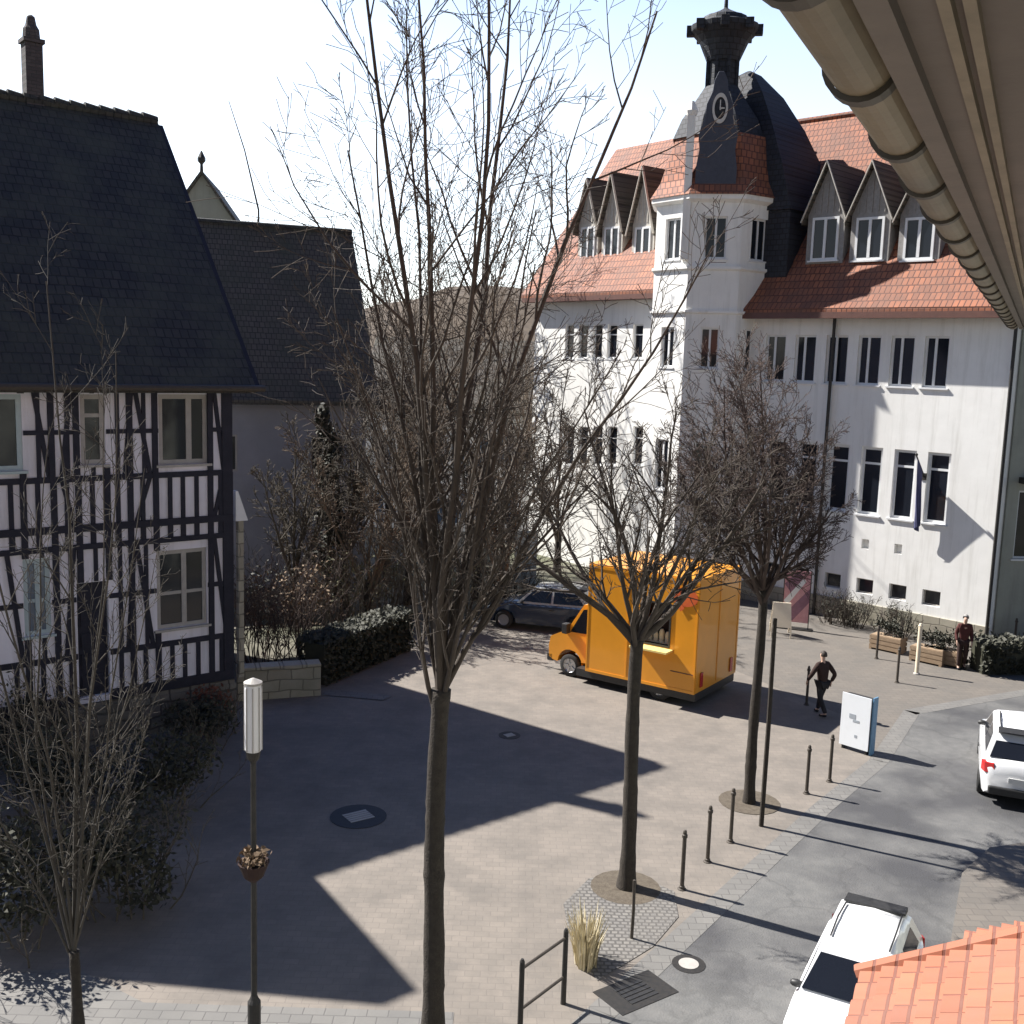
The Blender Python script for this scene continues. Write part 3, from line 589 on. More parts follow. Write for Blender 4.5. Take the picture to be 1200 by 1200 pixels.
mb = MB(); mb.lathe([(0.62,z45-0.7),(0.95,z45+0.05),(1.3,z45+0.42),(1.34,z45+0.62),(0.95,z45+0.75),(0.86,z45+0.95),(0.62,z10-0.12),(0.24,z10+0.06),(0.08,z10+0.16),(0.03,z10+1.8)], 16, (-0.1,0,0))
for k in range(8):
    t = k*math.pi/4; mb.box(-0.1+1.3*math.cos(t)-0.16, -0.1+1.3*math.cos(t)+0.16, 1.3*math.sin(t)-0.16, 1.3*math.sin(t)+0.16, z45+0.3, z45+0.68)
mb.build('lantern_cap', M['slate_t'], hall, FRT, bevel=0.02)
# ornamental clock gable on the front of the turret roof
mb = MB(); yf = -AP-0.05; gz0 = TZ; gz1 = atY(830, 82, 41.35).z; hg = gz1-gz0
prof = [(0.95,0),(0.95,0.22),(0.82,0.36),(0.9,0.48),(0.66,0.62),(0.6,0.74),(0.36,0.84),(0.3,0.93),(0.12,1.0)]
out = [(-w_, gz0+hg*t) for w_, t in prof]+[(w_, gz0+hg*t) for w_, t in reversed(prof)]
mb.prism([(u*0.8-0.12, v) for u, v in out], yf, yf+0.35); mb.build('clock_gable', M['gable'], hall, FRT, bevel=0.02)
cz = atY(829, 126, 41.35).z
RX = Matrix.Rotation(math.pi/2, 4, 'X'); SX = Matrix.Diagonal((0.55, 1, 1.05, 1))
mb = MB(); mb.lathe([(0.52,0.0),(0.52,0.07),(0.38,0.07),(0.38,0.0)], 24, (-0.1,yf,cz), M=SX @ RX, cap=False); ck = mb.build('clock', M['gold'], hall, FRT)
mb = MB(); mb.lathe([(0.0,0.03),(0.38,0.03)], 24, (-0.1,yf,cz), M=SX @ RX, cap=False); mb.build('clock_face', M['slate_t'], ck)
mb = MB(); mb.box(-0.12,-0.08,yf-0.05,yf-0.035,cz-0.06,cz+0.3); mb.box(-0.12,0.06,yf-0.066,yf-0.052,cz-0.025,cz+0.025); mb.build('clock_hand', M['gold'], ck)
mb = MB(); mb.box(-1.28,-1.0,yf-0.02,yf+0.3,TZ-2.4,TZ+2.9); mb.lathe([(0.2,TZ+2.9),(0.24,TZ+3.05),(0.08,TZ+3.4)], 8, (-1.14,yf+0.14,0)); mb.build('pilaster', M['plaster_w'], hall, FRT)
# steep slate roof block behind the turret
q = rf_(900, 245, 1.6); 
hx1 = rf_(905, 200, 2.2)[0]; xt_ = rf_(878, 90, 2.2)[0]
zb = rf_(950, 246, 1.0)[1]; zt = rf_(876, 84, 2.2)[1]
mb = MB(); ym = 2.2; cx = hx1
lev = [(0.0,1.0),(0.3,0.9),(0.6,0.68),(0.82,0.44),(0.97,0.16),(1.0,0.03)]
hw_ = 2.05
V = []
for t, s in lev:
    z = zb+(zt-zb)*t; c_ = cx+(xt_-cx)*t
    for sx, sy in ((-1,-1),(1,-1),(1,1),(-1,1)): V.append((c_+sx*hw_*s, ym+sy*1.9*s, z))
n = len(lev); mb.add(V, [(4*i+k, 4*i+(k+1) % 4, 4*i+4+(k+1) % 4, 4*i+4+k) for i in range(n-1) for k in range(4)]+[(4*n-4,4*n-3,4*n-2,4*n-1)])
mb.box(cx-hw_*.97, cx+hw_*.97, ym-1.8, ym+1.8, EV-1, zb)
mb.build('tower_roof', M['slate_t'], hall)
# flag on the facade
fx, fz = rf_(1070, 640)
sx, sz = rf_(1084, 545)
fl = empty('flagpole', M1 @ Vector((sx, 0, sz-0.2)), A1, 'thin slanting flagpole fixed to the sunlit facade of the town hall between lower windows', 'flagpole')
mb = MB(); mb.tube([(0,0,-0.2),(0,-0.75,0.55)], [0.035,0.025], 8); mb.lathe([(0.0,0.53),(0.05,0.57),(0.05,0.62),(0.0,0.66)], 8, (0,-0.76,0)); mb.build('pole', M['iron'], fl)
mb = MB(); mb.box(-0.1,0.1,-0.03,0.0,-0.32,-0.08); mb.build('bracket', M['iron'], fl)
mb = MB(); V = []; Fa = []; nx, nz = 12, 14
for j in range(nz+1):
    for i in range(nx+1):
        u = i/nx; v = j/nz; yy = -0.2-u*0.5*(1-0.72*v); ztop = 0.0+(u*0.5)*1.0
        V.append((math.sin(u*11+v*2)*0.09*v+0.02, yy, ztop*(1-v)+(-1.9-0.2*math.sin(u*3))*v))
for j in range(nz):
    for i in range(nx): a = j*(nx+1)+i; Fa.append((a, a+1, a+nx+2, a+nx+1))
mb.add(V, Fa); fo_ = mb.build('flag', M['flag'], None, smooth=True)
fo_.parent = fl
# grey neighbour at the right edge
gb = empty('grey_house', E0+Vector((0.35, 0.25, 0)), R(4), 'grey-green rendered house wall right of the town hall, at the picture edge', 'house')
mb = MB(); gf = facing(E0+Vector((0.35, 0.25, 0)), R(4))
g = gf(1188, 640)[0], gf(1228, 640)[0], gf(1200, 655)[1], gf(1200, 575)[1]
wall_open(mb, 0, 9, -0.1, 11.0, 0, [g], 0.2); mb.quad((0,0,-.1),(0,9,-.1),(0,9,11),(0,0,11)); mb.quad((9,0,-.1),(9,9,-.1),(9,9,11),(9,0,11)); mb.build('wall', M['plaster_g'], gb)
window(gb, *g, 0.08, M['frame_w'], M['glass'], mull=(0.5,), sill=0.15)
mb = MB(); mb.box(g[0]-0.05, g[1]+0.1, -0.5, 0.0, g[3]+0.25, g[3]+0.45); mb.build('window_hood', M['iron'], gb)
gable_roof(0.1, 9.3, -0.3, 10.9, 4.5, 15).build('roof', M['slate_b'], gb)

# ------------------------------------------------------------------ the row the picture is taken from
u = Vector((0.488, 1, 0)).normalized(); RA = math.atan2(u.y, u.x)
W_0 = Vector((wallx(0), 0, 0))
row = empty('corner_house', W_0, RA, 'house in the foreground with copper gutter, brown soffit and low orange tiled roof', 'house')
LN = 18.2; hg_ = 0.7
mb = MB(); mb.quad((-4,0,0),(LN-0.5,0,0),(LN-0.5,0,H+hg_),(-4,0,H+hg_)); mb.quad((LN-0.5,0,0),(LN-0.5,-8,0),(LN-0.5,-8,H+hg_),(LN-0.5,-4,H+6),(LN-0.5,0,H+hg_)); mb.build('wall', M['plaster_g'], row)
go = 1.11                                   # gutter line offset from the wall
mb = MB(); mb.box(-4, LN-0.3, -0.02, go-0.11, H+hg_+0.015, H+hg_+0.05); 
for k in range(1, 2): mb.box(-4, LN-0.3, go-0.16, go-0.1, H+hg_-0.02, H+hg_+0.2)
mb.build('soffit', M['soffit'], row)
mb = MB()
for yy in (0.86, 0.815, 0.6, 0.565, 0.25, 0.21): mb.box(-4, LN-0.32, yy-0.012, yy+0.012, H+hg_-0.012, H+hg_+0.015)
mb.build('soffit_batten', M['batten'], row)
mb = MB(); nseg = 12; xs = []
x = -4.0
half = lambda r, s: [(go+r*math.cos(math.pi+math.pi*i/nseg), H+hg_+0.07+r*math.sin(math.pi+math.pi*i/nseg)*1.0) for i in range(nseg+1)]
o1 = half(0.085, 0); o2 = half(0.078, 0)
mb.prism(o1+list(reversed(o2)), -4, LN, 'x'); mb.tube([(-4,go+0.085,H+hg_+0.075),(LN,go+0.085,H+hg_+0.075)], [0.013,0.013], 8)
gutter = mb.build('gutter', M['copper'], row, smooth=False)
o1 = half(0.1, 0); o2 = half(0.0855, 0)
x = 1.0
while x < LN-0.3:
    mb = MB(); mb.prism(o1+list(reversed(o2)), x-0.03, x+0.03, 'x'); mb.box(x-0.018, x+0.018, go-0.2, go-0.09, H+hg_+0.05, H+hg_+0.09); mb.build('bracket', M['iron_br'], gutter); x += 0.82
mb = MB(); mb.hexa([(-4,go+0.02,H+hg_+0.16),(LN-0.1,go+0.02,H+hg_+0.16),(LN-0.1,go+0.02,H+hg_+0.2),(-4,go+0.02,H+hg_+0.2)], [(-4,-4,H+6),(LN-0.1,-4,H+6),(LN-0.1,-4,H+6.1),(-4,-4,H+6.1)])
mb.hexa([(-4,-4,H+6),(LN-0.1,-4,H+6),(LN-0.1,-4,H+6.1),(-4,-4,H+6.1)], [(-4,-8.4,H+.7),(LN-0.1,-8.4,H+.7),(LN-0.1,-8.4,H+.8),(-4,-8.4,H+.8)]); mb.build('roof', M['tile_o'], row)
# low tiled roof over the bay below the window, with real pantile ridges
def wl(P): P = Vector(P)-W_0; return (P.dot(u), P.dot(Vector((-u.y, u.x, 0))), P.z)
def pantile(name, e0, e1, oy, z0, z1, parent, m):
    mb = MB(); V = []; Fa = []; nx = int((e1-e0)/0.025); ny = 10
    for j in range(ny+1):
        v = j/ny
        for step in (0, 1):
            for i in range(nx+1):
                x = e0+(e1-e0)*i/nx; ph = (x % 0.21)/0.21
                b = 0.06*abs(math.sin(math.pi*ph))**0.7+(0.035 if step else 0.0)
                V.append((x+0.004*math.sin(j*7+int(x/0.21)*3), oy*(1-v)+0.0, z0+(z1-z0)*v+b))
    rows = 2*(ny+1)
    for j in range(rows-1):
        for i in range(nx): a = j*(nx+1)+i; Fa.append((a, a+1, a+nx+2, a+nx+1))
    mb.add(V, Fa)
    for s in ((e0, 1), (e1, -1)): mb.box(min(s[0], s[0]+s[1]*0.03), max(s[0], s[0]+s[1]*0.03), 0, oy, z0-0.16, z0-0.02)
    return mb.build(name, m, parent, recalc=False, smooth=True)
A = wl(at(985, 1200, 5.0)); B = wl(at(1013, 1142, 5.0))
oy = (A[1]+B[1])/2
br = pantile('bay_roof', B[0]-4.2, B[0], oy, 4.95, 5.75, row, M['tile_o'])
mb = MB()
mb.tube([(B[0],oy+0.02,5.0),(B[0],0,5.8)], [0.06,0.06], 8); mb.build('verge_tile', M['tile_o'], br)
mb = MB(); mb.box(B[0]-4.2, B[0]-0.08, 0, oy-0.2, 2.9, 4.93); mb.build('bay', M['plaster_w'], row)
b2 = pantile('bay_roof', B[0]+0.12, B[0]+0.5, oy*0.55, 5.2, 5.6, row, M['tile_o'])
mb = MB(); mb.tube([(B[0]+0.12,oy*0.55,5.26),(B[0]+0.12,0,5.66)], [0.05,0.05], 8); mb.tube([(B[0]+0.1,0.03,5.64),(B[0]+0.5,0.03,5.64)], [0.05,0.05], 8); mb.build('ridge_tile', M['tile_o'], b2)
mb = MB(); mb.box(B[0]+0.16, B[0]+0.47, 0, oy*0.45, 2.9, 5.15); mb.build('bay', M['plaster_w'], row)

# ------------------------------------------------------------------ trees
def rot_dir(d, ang, az):
    a = d.orthogonal().normalized(); b = d.cross(a)
    return (d*math.cos(ang)+(a*math.cos(az)+b*math.sin(az))*math.sin(ang)).normalized()
def grow(mb, rnd, p, d, L, r, lv, P):
    n = max(2, min(9, int(L/P['step'])+1)); pts = [p.copy()]; rads = [r]; dirs = [d]
    for i in range(n):
        d = (d+Vector((rnd.gauss(0,1), rnd.gauss(0,1), rnd.gauss(0,1)))*P['wob'][lv]+Vector((0,0,P['up'][lv]))).normalized()
        p = p+d*(L/n); pts.append(p.copy()); rads.append(max(P['rmin'], r*(1-(i+1)/n*0.78))); dirs.append(d)
    mb.tube(pts, rads, (7,5,4,3,3)[lv], cap=False)
    if lv >= P['lv']: return
    k = P['kids'][lv]
    for j in range(k):
        t = P['t0'][lv]+(1-P['t0'][lv])*(j+rnd.random()*0.9)/k; t = min(t, 0.985)
        f = t*n; i = int(f); q = pts[i].lerp(pts[i+1], f-i); rr = (rads[i]+(rads[i+1]-rads[i])*(f-i))
        nd = rot_dir(dirs[i+1], R(rnd.uniform(*P['ang'][lv])), rnd.uniform(0, 2*math.pi))
        grow(mb, rnd, q, nd, L*P['rat'][lv]*(1.15-0.55*t)*rnd.uniform(0.7,1.2), max(P['rmin'], rr*0.62), lv+1, P)
BASE = dict(step=0.4, wob=(0.05,0.09,0.13,0.16,0.18), up=(0.05,0.06,0.04,0.03,0.02), rmin=0.005, lv=3, kids=(9,7,3,2), t0=(0.15,0.15,0.15,0.2), ang=((20,45),(22,50),(25,55),(25,60)), rat=(0.36,0.42,0.5,0.5))
def tree(label, base, fork, trunk_r, limbs, seed, P, bark, twig, group=None, lean=(0,0), name='bare_tree', cat='tree', flare=1.3, stems=None):
    rnd = random.Random(seed); P = {**BASE, **P}
    root = empty(name, base, 0, label, cat, group)
    mb = MB(); tp = Vector((lean[0], lean[1], fork)); pts = [Vector((0,0,-0.1))]; rads = [trunk_r*flare*1.12]; nr_ = max(8, int(fork*9)); kn = [rnd.random() for _ in range(4)]
    sx_, sy_ = rnd.uniform(0, 6), rnd.uniform(0, 6)
    for i in range(nr_+1):
        t = i/nr_; z = t*fork
        pts.append(tp*t+Vector((0.025*math.sin(z*1.1+sx_), 0.025*math.sin(z*0.9+sy_), 0.01)))
        rads.append(trunk_r*(1-0.22*t)*(1+(flare-1)*math.exp(-z*4.5)+0.04*math.sin(z*5+sx_)+sum(0.1*math.exp(-((t-k)*fork/0.07)**2) for k in kn)+0.14*max(0, t-0.93)/0.07))
    mb.tube(pts, rads, 14)
    mb.v = [(x*(1+rnd.gauss(0,0.012)), y, z) for x, y, z in mb.v]; mb.build('trunk', bark, root, smooth=True)
    cb = MB()
    for (az, inc, L, r, dz) in limbs:
        d = Vector((math.sin(R(inc))*math.cos(R(az)), math.sin(R(inc))*math.sin(R(az)), math.cos(R(inc))))
        s = tp.copy() if dz <= 0 else tp.copy()
        t = min(1, max(0.02, 1+dz/fork)); s = tp*t
        grow(cb, rnd, s-d*0.05, d, L, r, 0, P)
    cb.build('crown', twig, root, smooth=True, recalc=False)
    return root
rnd = random.Random(11)
# the tall tree in the middle foreground: steep fan of limbs, top out of frame
lb = [(185,9,8.6,0.055,0),(0,7,9.2,0.06,0),(150,11,7.2,0.045,-0.25),(10,22,6.8,0.042,-0.1),(250,10,9,0.055,0),(90,6,9.5,0.062,0),(200,12,5.6,0.036,-0.5),(320,17,6,0.038,-0.4),(60,16,7,0.042,-0.2),(280,4,9.6,0.055,0),(340,24,5.0,0.03,0.0),(170,17,5.0,0.03,-0.1),(120,8,9,0.04,0)]
tree('tall slim bare tree with fan of steep limbs, tallest in the middle of the square', at(505,1216), 4.9, 0.15, lb, 21,
     dict(kids=(11,6,4,2), lv=3, up=(0.035,0.07,0.06,0.03,0.02), rat=(0.3,0.42,0.55,0.5), rmin=0.0045, t0=(0.08,0.12,0.15,.2)), M['bark'], M['twig'], lean=(0.02,0.02))
# round-headed tree in the cobbled pit
lb = [(175,48,3.5,0.075,-0.1),(5,46,3.6,0.075,0.0),(150,38,3.6,0.055,0),(25,36,3.6,0.055,0),(250,30,3.0,0.05,-0.2),(80,25,3.6,0.05,0),(270,12,4.0,0.06,0),(100,10,4.1,0.06,0),(200,24,3.6,0.05,0),(330,26,3.5,0.05,-0.1)]
tree('young bare tree with open vase-shaped crown standing before the orange van', at(733,1040), 4.5, 0.135, lb, 31,
     dict(kids=(9,6,4,2), up=(0.035,0.04,0.03,0.03,0.02), rat=(0.4,0.45,0.5,0.5), rmin=0.006, wob=(0.09,0.13,0.16,0.18,.18)), M['bark'], M['twig'])
# dense reddish tree
lb = [(az, inc, L, 0.05, dz) for az, inc, L, dz in ((180,42,3.3,-0.2),(0,32,2.7,-0.1),(150,34,3.7,0),(30,26,3.4,0),(90,26,4.2,0),(270,28,3.9,0),(210,32,3.8,-0.3),(320,26,3.2,-0.3),(60,12,4.6,0),(240,16,4.6,0),(190,52,2.7,0.0),(340,38,2.2,0),(170,20,4.4,0))]
tree('bare tree with dense rounded reddish-brown crown of fine twigs, right of the orange van', at(878,940), 4.6, 0.115, lb, 41,
     dict(kids=(13,9,6,2), up=(0.04,0.04,0.02,0.02,0.02), rat=(0.4,0.45,0.5,0.5), rmin=0.0055), M['bark'], M['twig_r'])
# slender multi-stemmed tree bottom left
lb = [(100,5,8.8,0.034,0),(200,9,7.6,0.026,0),(10,11,6.6,0.022,0),(150,11,7.2,0.024,-0.15),(300,8,8,0.026,0),(350,18,4.2,0.018,0),(190,18,4.6,0.018,-0.2),(60,13,5.4,0.02,0),(250,6,8.4,0.024,0),(30,6,7.4,0.022,0)]
tree('slender pale-twigged bare tree with upright stems in front of the half-timbered house', at(90,1216), 1.25, 0.075, lb, 51,
     dict(kids=(10,5,3,2), up=(0.03,0.08,0.06,0.03,.02), rat=(0.2,0.45,0.5,0.5), rmin=0.0036, t0=(0.1,.15,.15,.2)), M['bark'], M['twig_s'])
# background trees
bgt = [(405,38,9.0,2.4,'bare tree beside the dark ivy column left of the tall tree'),(455,43,14.5,3.2,'high brown bare tree behind the tall tree, on its left'),(508,47,18.5,3.4,'highest background tree, dark and upright behind the tall tree'),
       (560,40,9.5,2.2,'bare tree in front of the distant white house'),(630,52,13,3.0,'bare tree next to the left end of the town hall'),(345,36,7.5,1.8,'small bare tree against the grey-blue wall'),(655,46,8.0,1.8,'thin bare tree before the left wing of the town hall'),(432,35,9.5,1.6,'low-branched brown bare tree between clipped hedge and tall tree'),(592,37,8.5,1.5,'low-branched brown bare tree left of the van, beside the blue notice board'),(480,39,10.5,2.0,'bushy brown bare tree directly behind the forked trunk of the tall tree')]
for i, (px, Y, hh, fk, lab) in enumerate(bgt):
    q = atY(px, 600, Y); rr = random.Random(70+i)
    lb = [(rr.uniform(0,360), rr.uniform(6,34), (hh-fk)*rr.uniform(0.6,0.95), 0.06, -rr.uniform(0,0.8)) for k in range(8)]
    tree(lab, (q.x, Y, 0), fk, 0.16, lb, 80+i, dict(kids=(9,7,4,2), rmin=0.011, step=0.8, rat=(0.32,0.42,0.5,.5)), M['bark'], M['twig_l'] if i in (0,3,5) else M['twig_b'], group='bare trees behind the square')
# ------------------------------------------------------------------ shrubs and hedges
def leafcloud(mb, rnd, c, rad, n, sz, shell=0.55):
    for _ in range(n):
        d = Vector((rnd.gauss(0,1), rnd.gauss(0,1), rnd.gauss(0,1))).normalized()*(shell+(1-shell)*rnd.random())*rnd.uniform(0.75,1.08)
        p = Vector((c[0]+d.x*rad[0], c[1]+d.y*rad[1], max(0.02, c[2]+d.z*rad[2])))
        a = Vector((rnd.gauss(0,1), rnd.gauss(0,1), rnd.gauss(0,1))).normalized()*sz*rnd.uniform(0.6,1.4); b = a.orthogonal().normalized()*sz*0.5*rnd.uniform(0.7,1.2)
        mb.add([p-a, p+b, p+a, p-b], [(0,1,2,3)])
def shrub(name, label, base, w, h, seed, leaf, nl, twig='twig', nt=60, sz=0.06, cat='shrub', group=None, lumps=6, dep=None):
    rnd = random.Random(seed); root = empty(name, base, 0, label, cat, group); dep = dep or w
    mb = MB()
    for _ in range(nt):
        a = rnd.uniform(0, 2*math.pi); q = rnd.random()**0.5; s = Vector((math.cos(a)*w*0.3*q, math.sin(a)*dep*0.3*q, -0.05))
        d = Vector((math.cos(a)*q*0.5*w/h+rnd.gauss(0,.15), math.sin(a)*q*0.5*dep/h+rnd.gauss(0,.15), 1)).normalized()
        grow(mb, rnd, s, d, h*rnd.uniform(0.6,1.08), 0.016, 0, {**BASE, 'kids': (5,3,0,0), 'lv': 2, 'rmin': 0.005, 'step': 0.4, 'wob': (0.12,0.16,0.18,.2,.2)})
    mb.build('stems', M[twig], root, recalc=False)
    if nl:
        mb = MB()
        for _ in range(lumps):
            a = rnd.uniform(0, 2*math.pi); q = rnd.random()**0.5*0.62; r_ = rnd.uniform(0.3,0.5)
            leafcloud(mb, rnd, (math.cos(a)*w*0.5*q, math.sin(a)*dep*0.5*q, h*rnd.uniform(0.3,0.68)), (w*r_*0.75, dep*r_*0.75, h*r_*0.85), nl//lumps, sz)
        mb.build('leaves', M[leaf], root, recalc=False)
    return root
q = atY(386, 600, 37)
rnd = random.Random(9); iv = empty('columnar_evergreen', (q.x, 37, 0), 0, 'tall narrow dark evergreen standing against the grey-blue wall', 'tree')
mb = MB(); mb.tube([(0,0,-0.1),(0,0,6.8)], [0.12,0.03], 8); mb.build('trunk', M['bark'], iv)
mb = MB()
for k in range(16): leafcloud(mb, rnd, (rnd.gauss(0,.22), rnd.gauss(0,.22), 0.7+k*0.42), (0.75*(1-k/24), 0.75*(1-k/24), 0.5), 210, 0.1, 0.4)
mb.build('crown', M['leaf_d'], iv, recalc=False)
for i, (px, py, w_, h_, lf_, nl, tw, lab) in enumerate([
    (300,775,2.6,3.0,'leaf_b',260,'twig_r','reddish-brown twiggy shrub at the corner of the half-timbered house'),
    (352,765,2.6,3.1,'leaf_b',300,'twig_r','brown twiggy shrub in the middle of the row behind the low stone wall'),
    (412,742,2.8,3.3,'leaf_o',380,'twig_l','olive-tinged shrub above the clipped hedge'),
    (455,722,2.6,3.4,'leaf_o',240,'twig_l','tall pale twiggy shrub right of the clipped hedge, left of the tall tree'),
    (330,735,3.2,2.8,'leaf_d',260,'twig','dark undergrowth shrub below the grey-blue wall'),
    (545,722,2.6,2.6,'leaf_o',220,'twig_l','low brown shrub behind the trunk of the tall tree'),
    (592,715,2.4,2.6,'leaf_d',260,'twig','dark shrub left of the blue notice board')]):
    shrub('garden_shrub', lab, at(px, py), w_, h_, 200+i, lf_, nl, tw, 42, 0.07, group='shrubs at the back of the square')
for i, (px, py, w_, h_, lf_, nl, lab) in enumerate([
    (30,1100,2.8,2.3,'leaf_d',2600,'big dark green shrub at the lower left picture edge'),
    (150,1060,2.4,1.9,'leaf_d',2200,'dark green shrub nearest the lamp post, below the half-timbered house'),
    (60,960,2.6,2.0,'leaf_d',2200,'dark green shrub below the house door'),
    (185,950,2.6,1.9,'leaf_d',2000,'dark green shrub under the lower casement window'),
    (20,900,2.4,2.0,'leaf_d',1500,'dark green shrub against the house plinth at the left edge'),
    (235,875,2.0,1.4,'leaf_d',1300,'low dark green shrub at the right end of the bed'),
    (248,850,1.2,1.1,'leaf_red',420,'small rusty red shrub at the corner of the half-timbered house')]):
    shrub('bed_shrub', lab, at(px, py), w_, h_, 300+i, lf_, nl, 'twig_l', 18, 0.06, group='shrubs in the bed before the timbered house')
# clipped dark hedge and low stone walls
a = at(382, 806); b = at(486, 762)
d = (b-a); he = empty('clipped_hedge', a, math.atan2(d.y, d.x), 'clipped dark green hedge between low stone wall and tall tree', 'hedge')
mb = MB(); rnd = random.Random(77); Lh = d.length
mb.box(0.15, Lh-0.15, 0.15, 0.85, 0, 1.15); 
for _ in range(4200):
    f = rnd.random(); p = Vector((rnd.uniform(0,Lh), rnd.choice((0.05,1.0)) if f < 0.6 else rnd.uniform(0,1), rnd.uniform(0.05,1.3) if f < 0.6 else 1.28+rnd.gauss(0,0.05)))
    v = Vector((rnd.gauss(0,1), rnd.gauss(0,1), rnd.gauss(0,1))).normalized()*0.08; w3 = v.orthogonal()*0.55; mb.add([p-v, p+w3, p+v, p-w3], [(0,1,2,3)])
mb.build('foliage', M['leaf_d'], he, recalc=False)
a = at(278, 822); b = at(376, 815); d = b-a
sw = empty('stone_wall', a, math.atan2(d.y, d.x), 'low pale stone wall with coping beside the half-timbered house', 'wall')
mb = MB(); mb.box(0, d.length, 0, 0.4, -0.1, 0.8); mb.build('wall', M['stone_l'], sw, bevel=0.03)
mb = MB(); x = 0
while x < d.length-0.1: mb.box(x+0.006, min(x+0.6, d.length), -0.04, 0.44, 0.803, 0.9); x += 0.606
mb.build('coping', M['stone_l'], sw, bevel=0.015)
a = at(385, 770); 
for i, (px, py, ln, lab) in enumerate([]): pass
sheet('garden_step', [(-5.0,27.9),(-3.3,27.6),(-3.1,28.0),(-4.9,28.4)], 0.02, M['kerb'])
# hedge in front of the grey house
a = at(1150, 792); hx = empty('low_hedge', a, R(5), 'low dark hedge at the foot of the grey-green house', 'hedge')
mb = MB(); mb.box(0.1,7,0.15,0.9,0,0.9)
for _ in range(3600):
    f = rnd.random(); p = Vector((rnd.uniform(0,7), rnd.choice((0.05,1.0)) if f < 0.6 else rnd.uniform(0,1), rnd.uniform(0.05,1.0) if f < 0.6 else 1.0+rnd.gauss(0,0.07)))
    v = Vector((rnd.gauss(0,1), rnd.gauss(0,1), rnd.gauss(0,1))).normalized()*0.08; w3 = v.orthogonal()*0.55; mb.add([p-v, p+w3, p+v, p-w3], [(0,1,2,3)])
mb.build('foliage', M['leaf_d'], hx, recalc=False)

# ------------------------------------------------------------------ food van
vr = at(812, 832); hd = Vector((-0.82, 0.572, 0)).normalized(); rg = Vector((hd.y, -hd.x, 0))
VL, VW = 4.9, 2.75
vc = vr+hd*(VL/2)+rg*(VW/2)
vn = empty('food_van', vc, math.atan2(hd.y, hd.x), 'orange sales van with open serving hatch parked on the square', 'van')
VH = 3.5; hw = VW/2
vf = facing(vr, math.atan2(hd.y, hd.x)+math.pi)   # side facing the square; local x there runs towards the rear
def vx(px, py): q = vf(px, py); return (-VL/2-q[0], q[1])
hx = sorted((vx(752, 740)[0], vx(786, 740)[0])); hz = (vx(770, 757)[1], vx(770, 705)[1])
mb = MB()
bx0, bx1 = -VL/2, 0.95
mb.box(bx0, bx1, -hw, -hw+0.05, 0.42, VH); mb.box(bx0, bx0+0.05, -hw+0.05, hw-0.05, 0.42, VH); mb.box(bx1-0.05, bx1, -hw+0.05, hw-0.05, 0.42, VH); mb.box(bx0, bx1, -hw, hw, VH, VH+0.06); mb.box(bx0+.05, bx1-.05, -hw+.05, hw-.05, 0.42, 0.5)
for c in ((bx0, hx[0], 0.42, VH), (hx[1], bx1, 0.42, VH), (hx[0], hx[1], 0.42, hz[0]), (hx[0], hx[1], hz[1], VH)): mb.box(c[0], c[1], hw-0.05, hw, c[2], c[3])
body = mb.build('box_body', M['van'], vn)
mb = MB()     # seams and corner rails
for x in (bx0+0.02, bx1-0.02, -0.35): mb.box(x-0.02, x+0.02, hw, hw+0.012, 0.45, VH-0.01)
mb.box(bx0, bx1, hw, hw+0.014, VH-0.06, VH+0.02); mb.box(bx0, bx1, hw, hw+0.013, 0.42, 0.5)
for y in (-0.02, 0.02): mb.box(bx0-0.012, bx0, y-0.008, y+0.008, 0.5, VH-0.1)
for y in (-hw+0.06, hw-0.06): mb.box(bx0-0.014, bx0, y-0.04, y+0.04, 0.5, VH-0.05)
mb.build('trim', M['van'], body)
mb = MB(); frame_bars(mb, hx[0], hx[1], hz[0], hz[1], hw-0.02, 0.05, 0.04, (), ()); mb.m = 1; mb.box(hx[0], hx[1], hw-0.6, hw-0.55, hz[0]-.2, hz[1]+.2)
mb.build('serving_hatch', [M['plastic'], M['cloth_br']], body)
mb = MB(); zs_ = hz[0]+0.02
mb.box(hx[0]-0.1, hx[1]+0.1, hw-0.5, hw-0.25, zs_, zs_+0.03)
for k in range(5):
    x = hx[0]+0.08+k*(hx[1]-hx[0]-0.16)/4; mb.lathe([(0.07,zs_+0.031),(0.075,zs_+0.2+0.05*(k % 3)),(0.04,zs_+0.28+0.05*(k % 3))], 10, (x,hw-0.36,0))
mb.build('shelf', M['cream'], body)
mb = MB()      # belt trim and drip rail along the side
for z in (0.95, 2.9): mb.box(bx0+0.05, hx[0]-0.05, hw+0.001, hw+0.01, z-0.012, z+0.012)
mb.build('side_trim', M['trim_br'], body)
mb = MB(); mb.box(hx[0]-0.1, hx[1]+0.15, hw+0.015, hw+0.42, hz[0]-0.07, hz[0]-0.02); mb.build('counter', M['van_l'], vn)
mb = MB(); ex, ez = vx(803, 700); SXv = Matrix.Diagonal((1.3, 1, 0.85, 1))
mb.lathe([(0.0,0.0),(0.3,0.0),(0.3,0.012),(0.0,0.012)], 24, (ex,hw+0.026,ez), M=SXv @ RX, cap=False); mb.prism([(ex+0.1,ez-0.4),(ex+0.42,ez+0.05),(ex+0.36,ez+0.16),(ex-0.02,ez-0.3)], hw+0.028, hw+0.034); mb.build('emblem', M['red'], vn)
cw = 1.0
cabp = [(0.95,0.5),(1.32,0.5)]+[(1.72+0.42*math.cos(R(180-i*22.5)),0.4+0.42*math.sin(R(180-i*22.5))) for i in range(0,9)]+[(2.3,0.42),(2.44,0.5),(2.46,0.82),(2.4,1.12),(1.98,1.32),(1.86,1.36),(1.3,2.22),(0.95,2.3)]
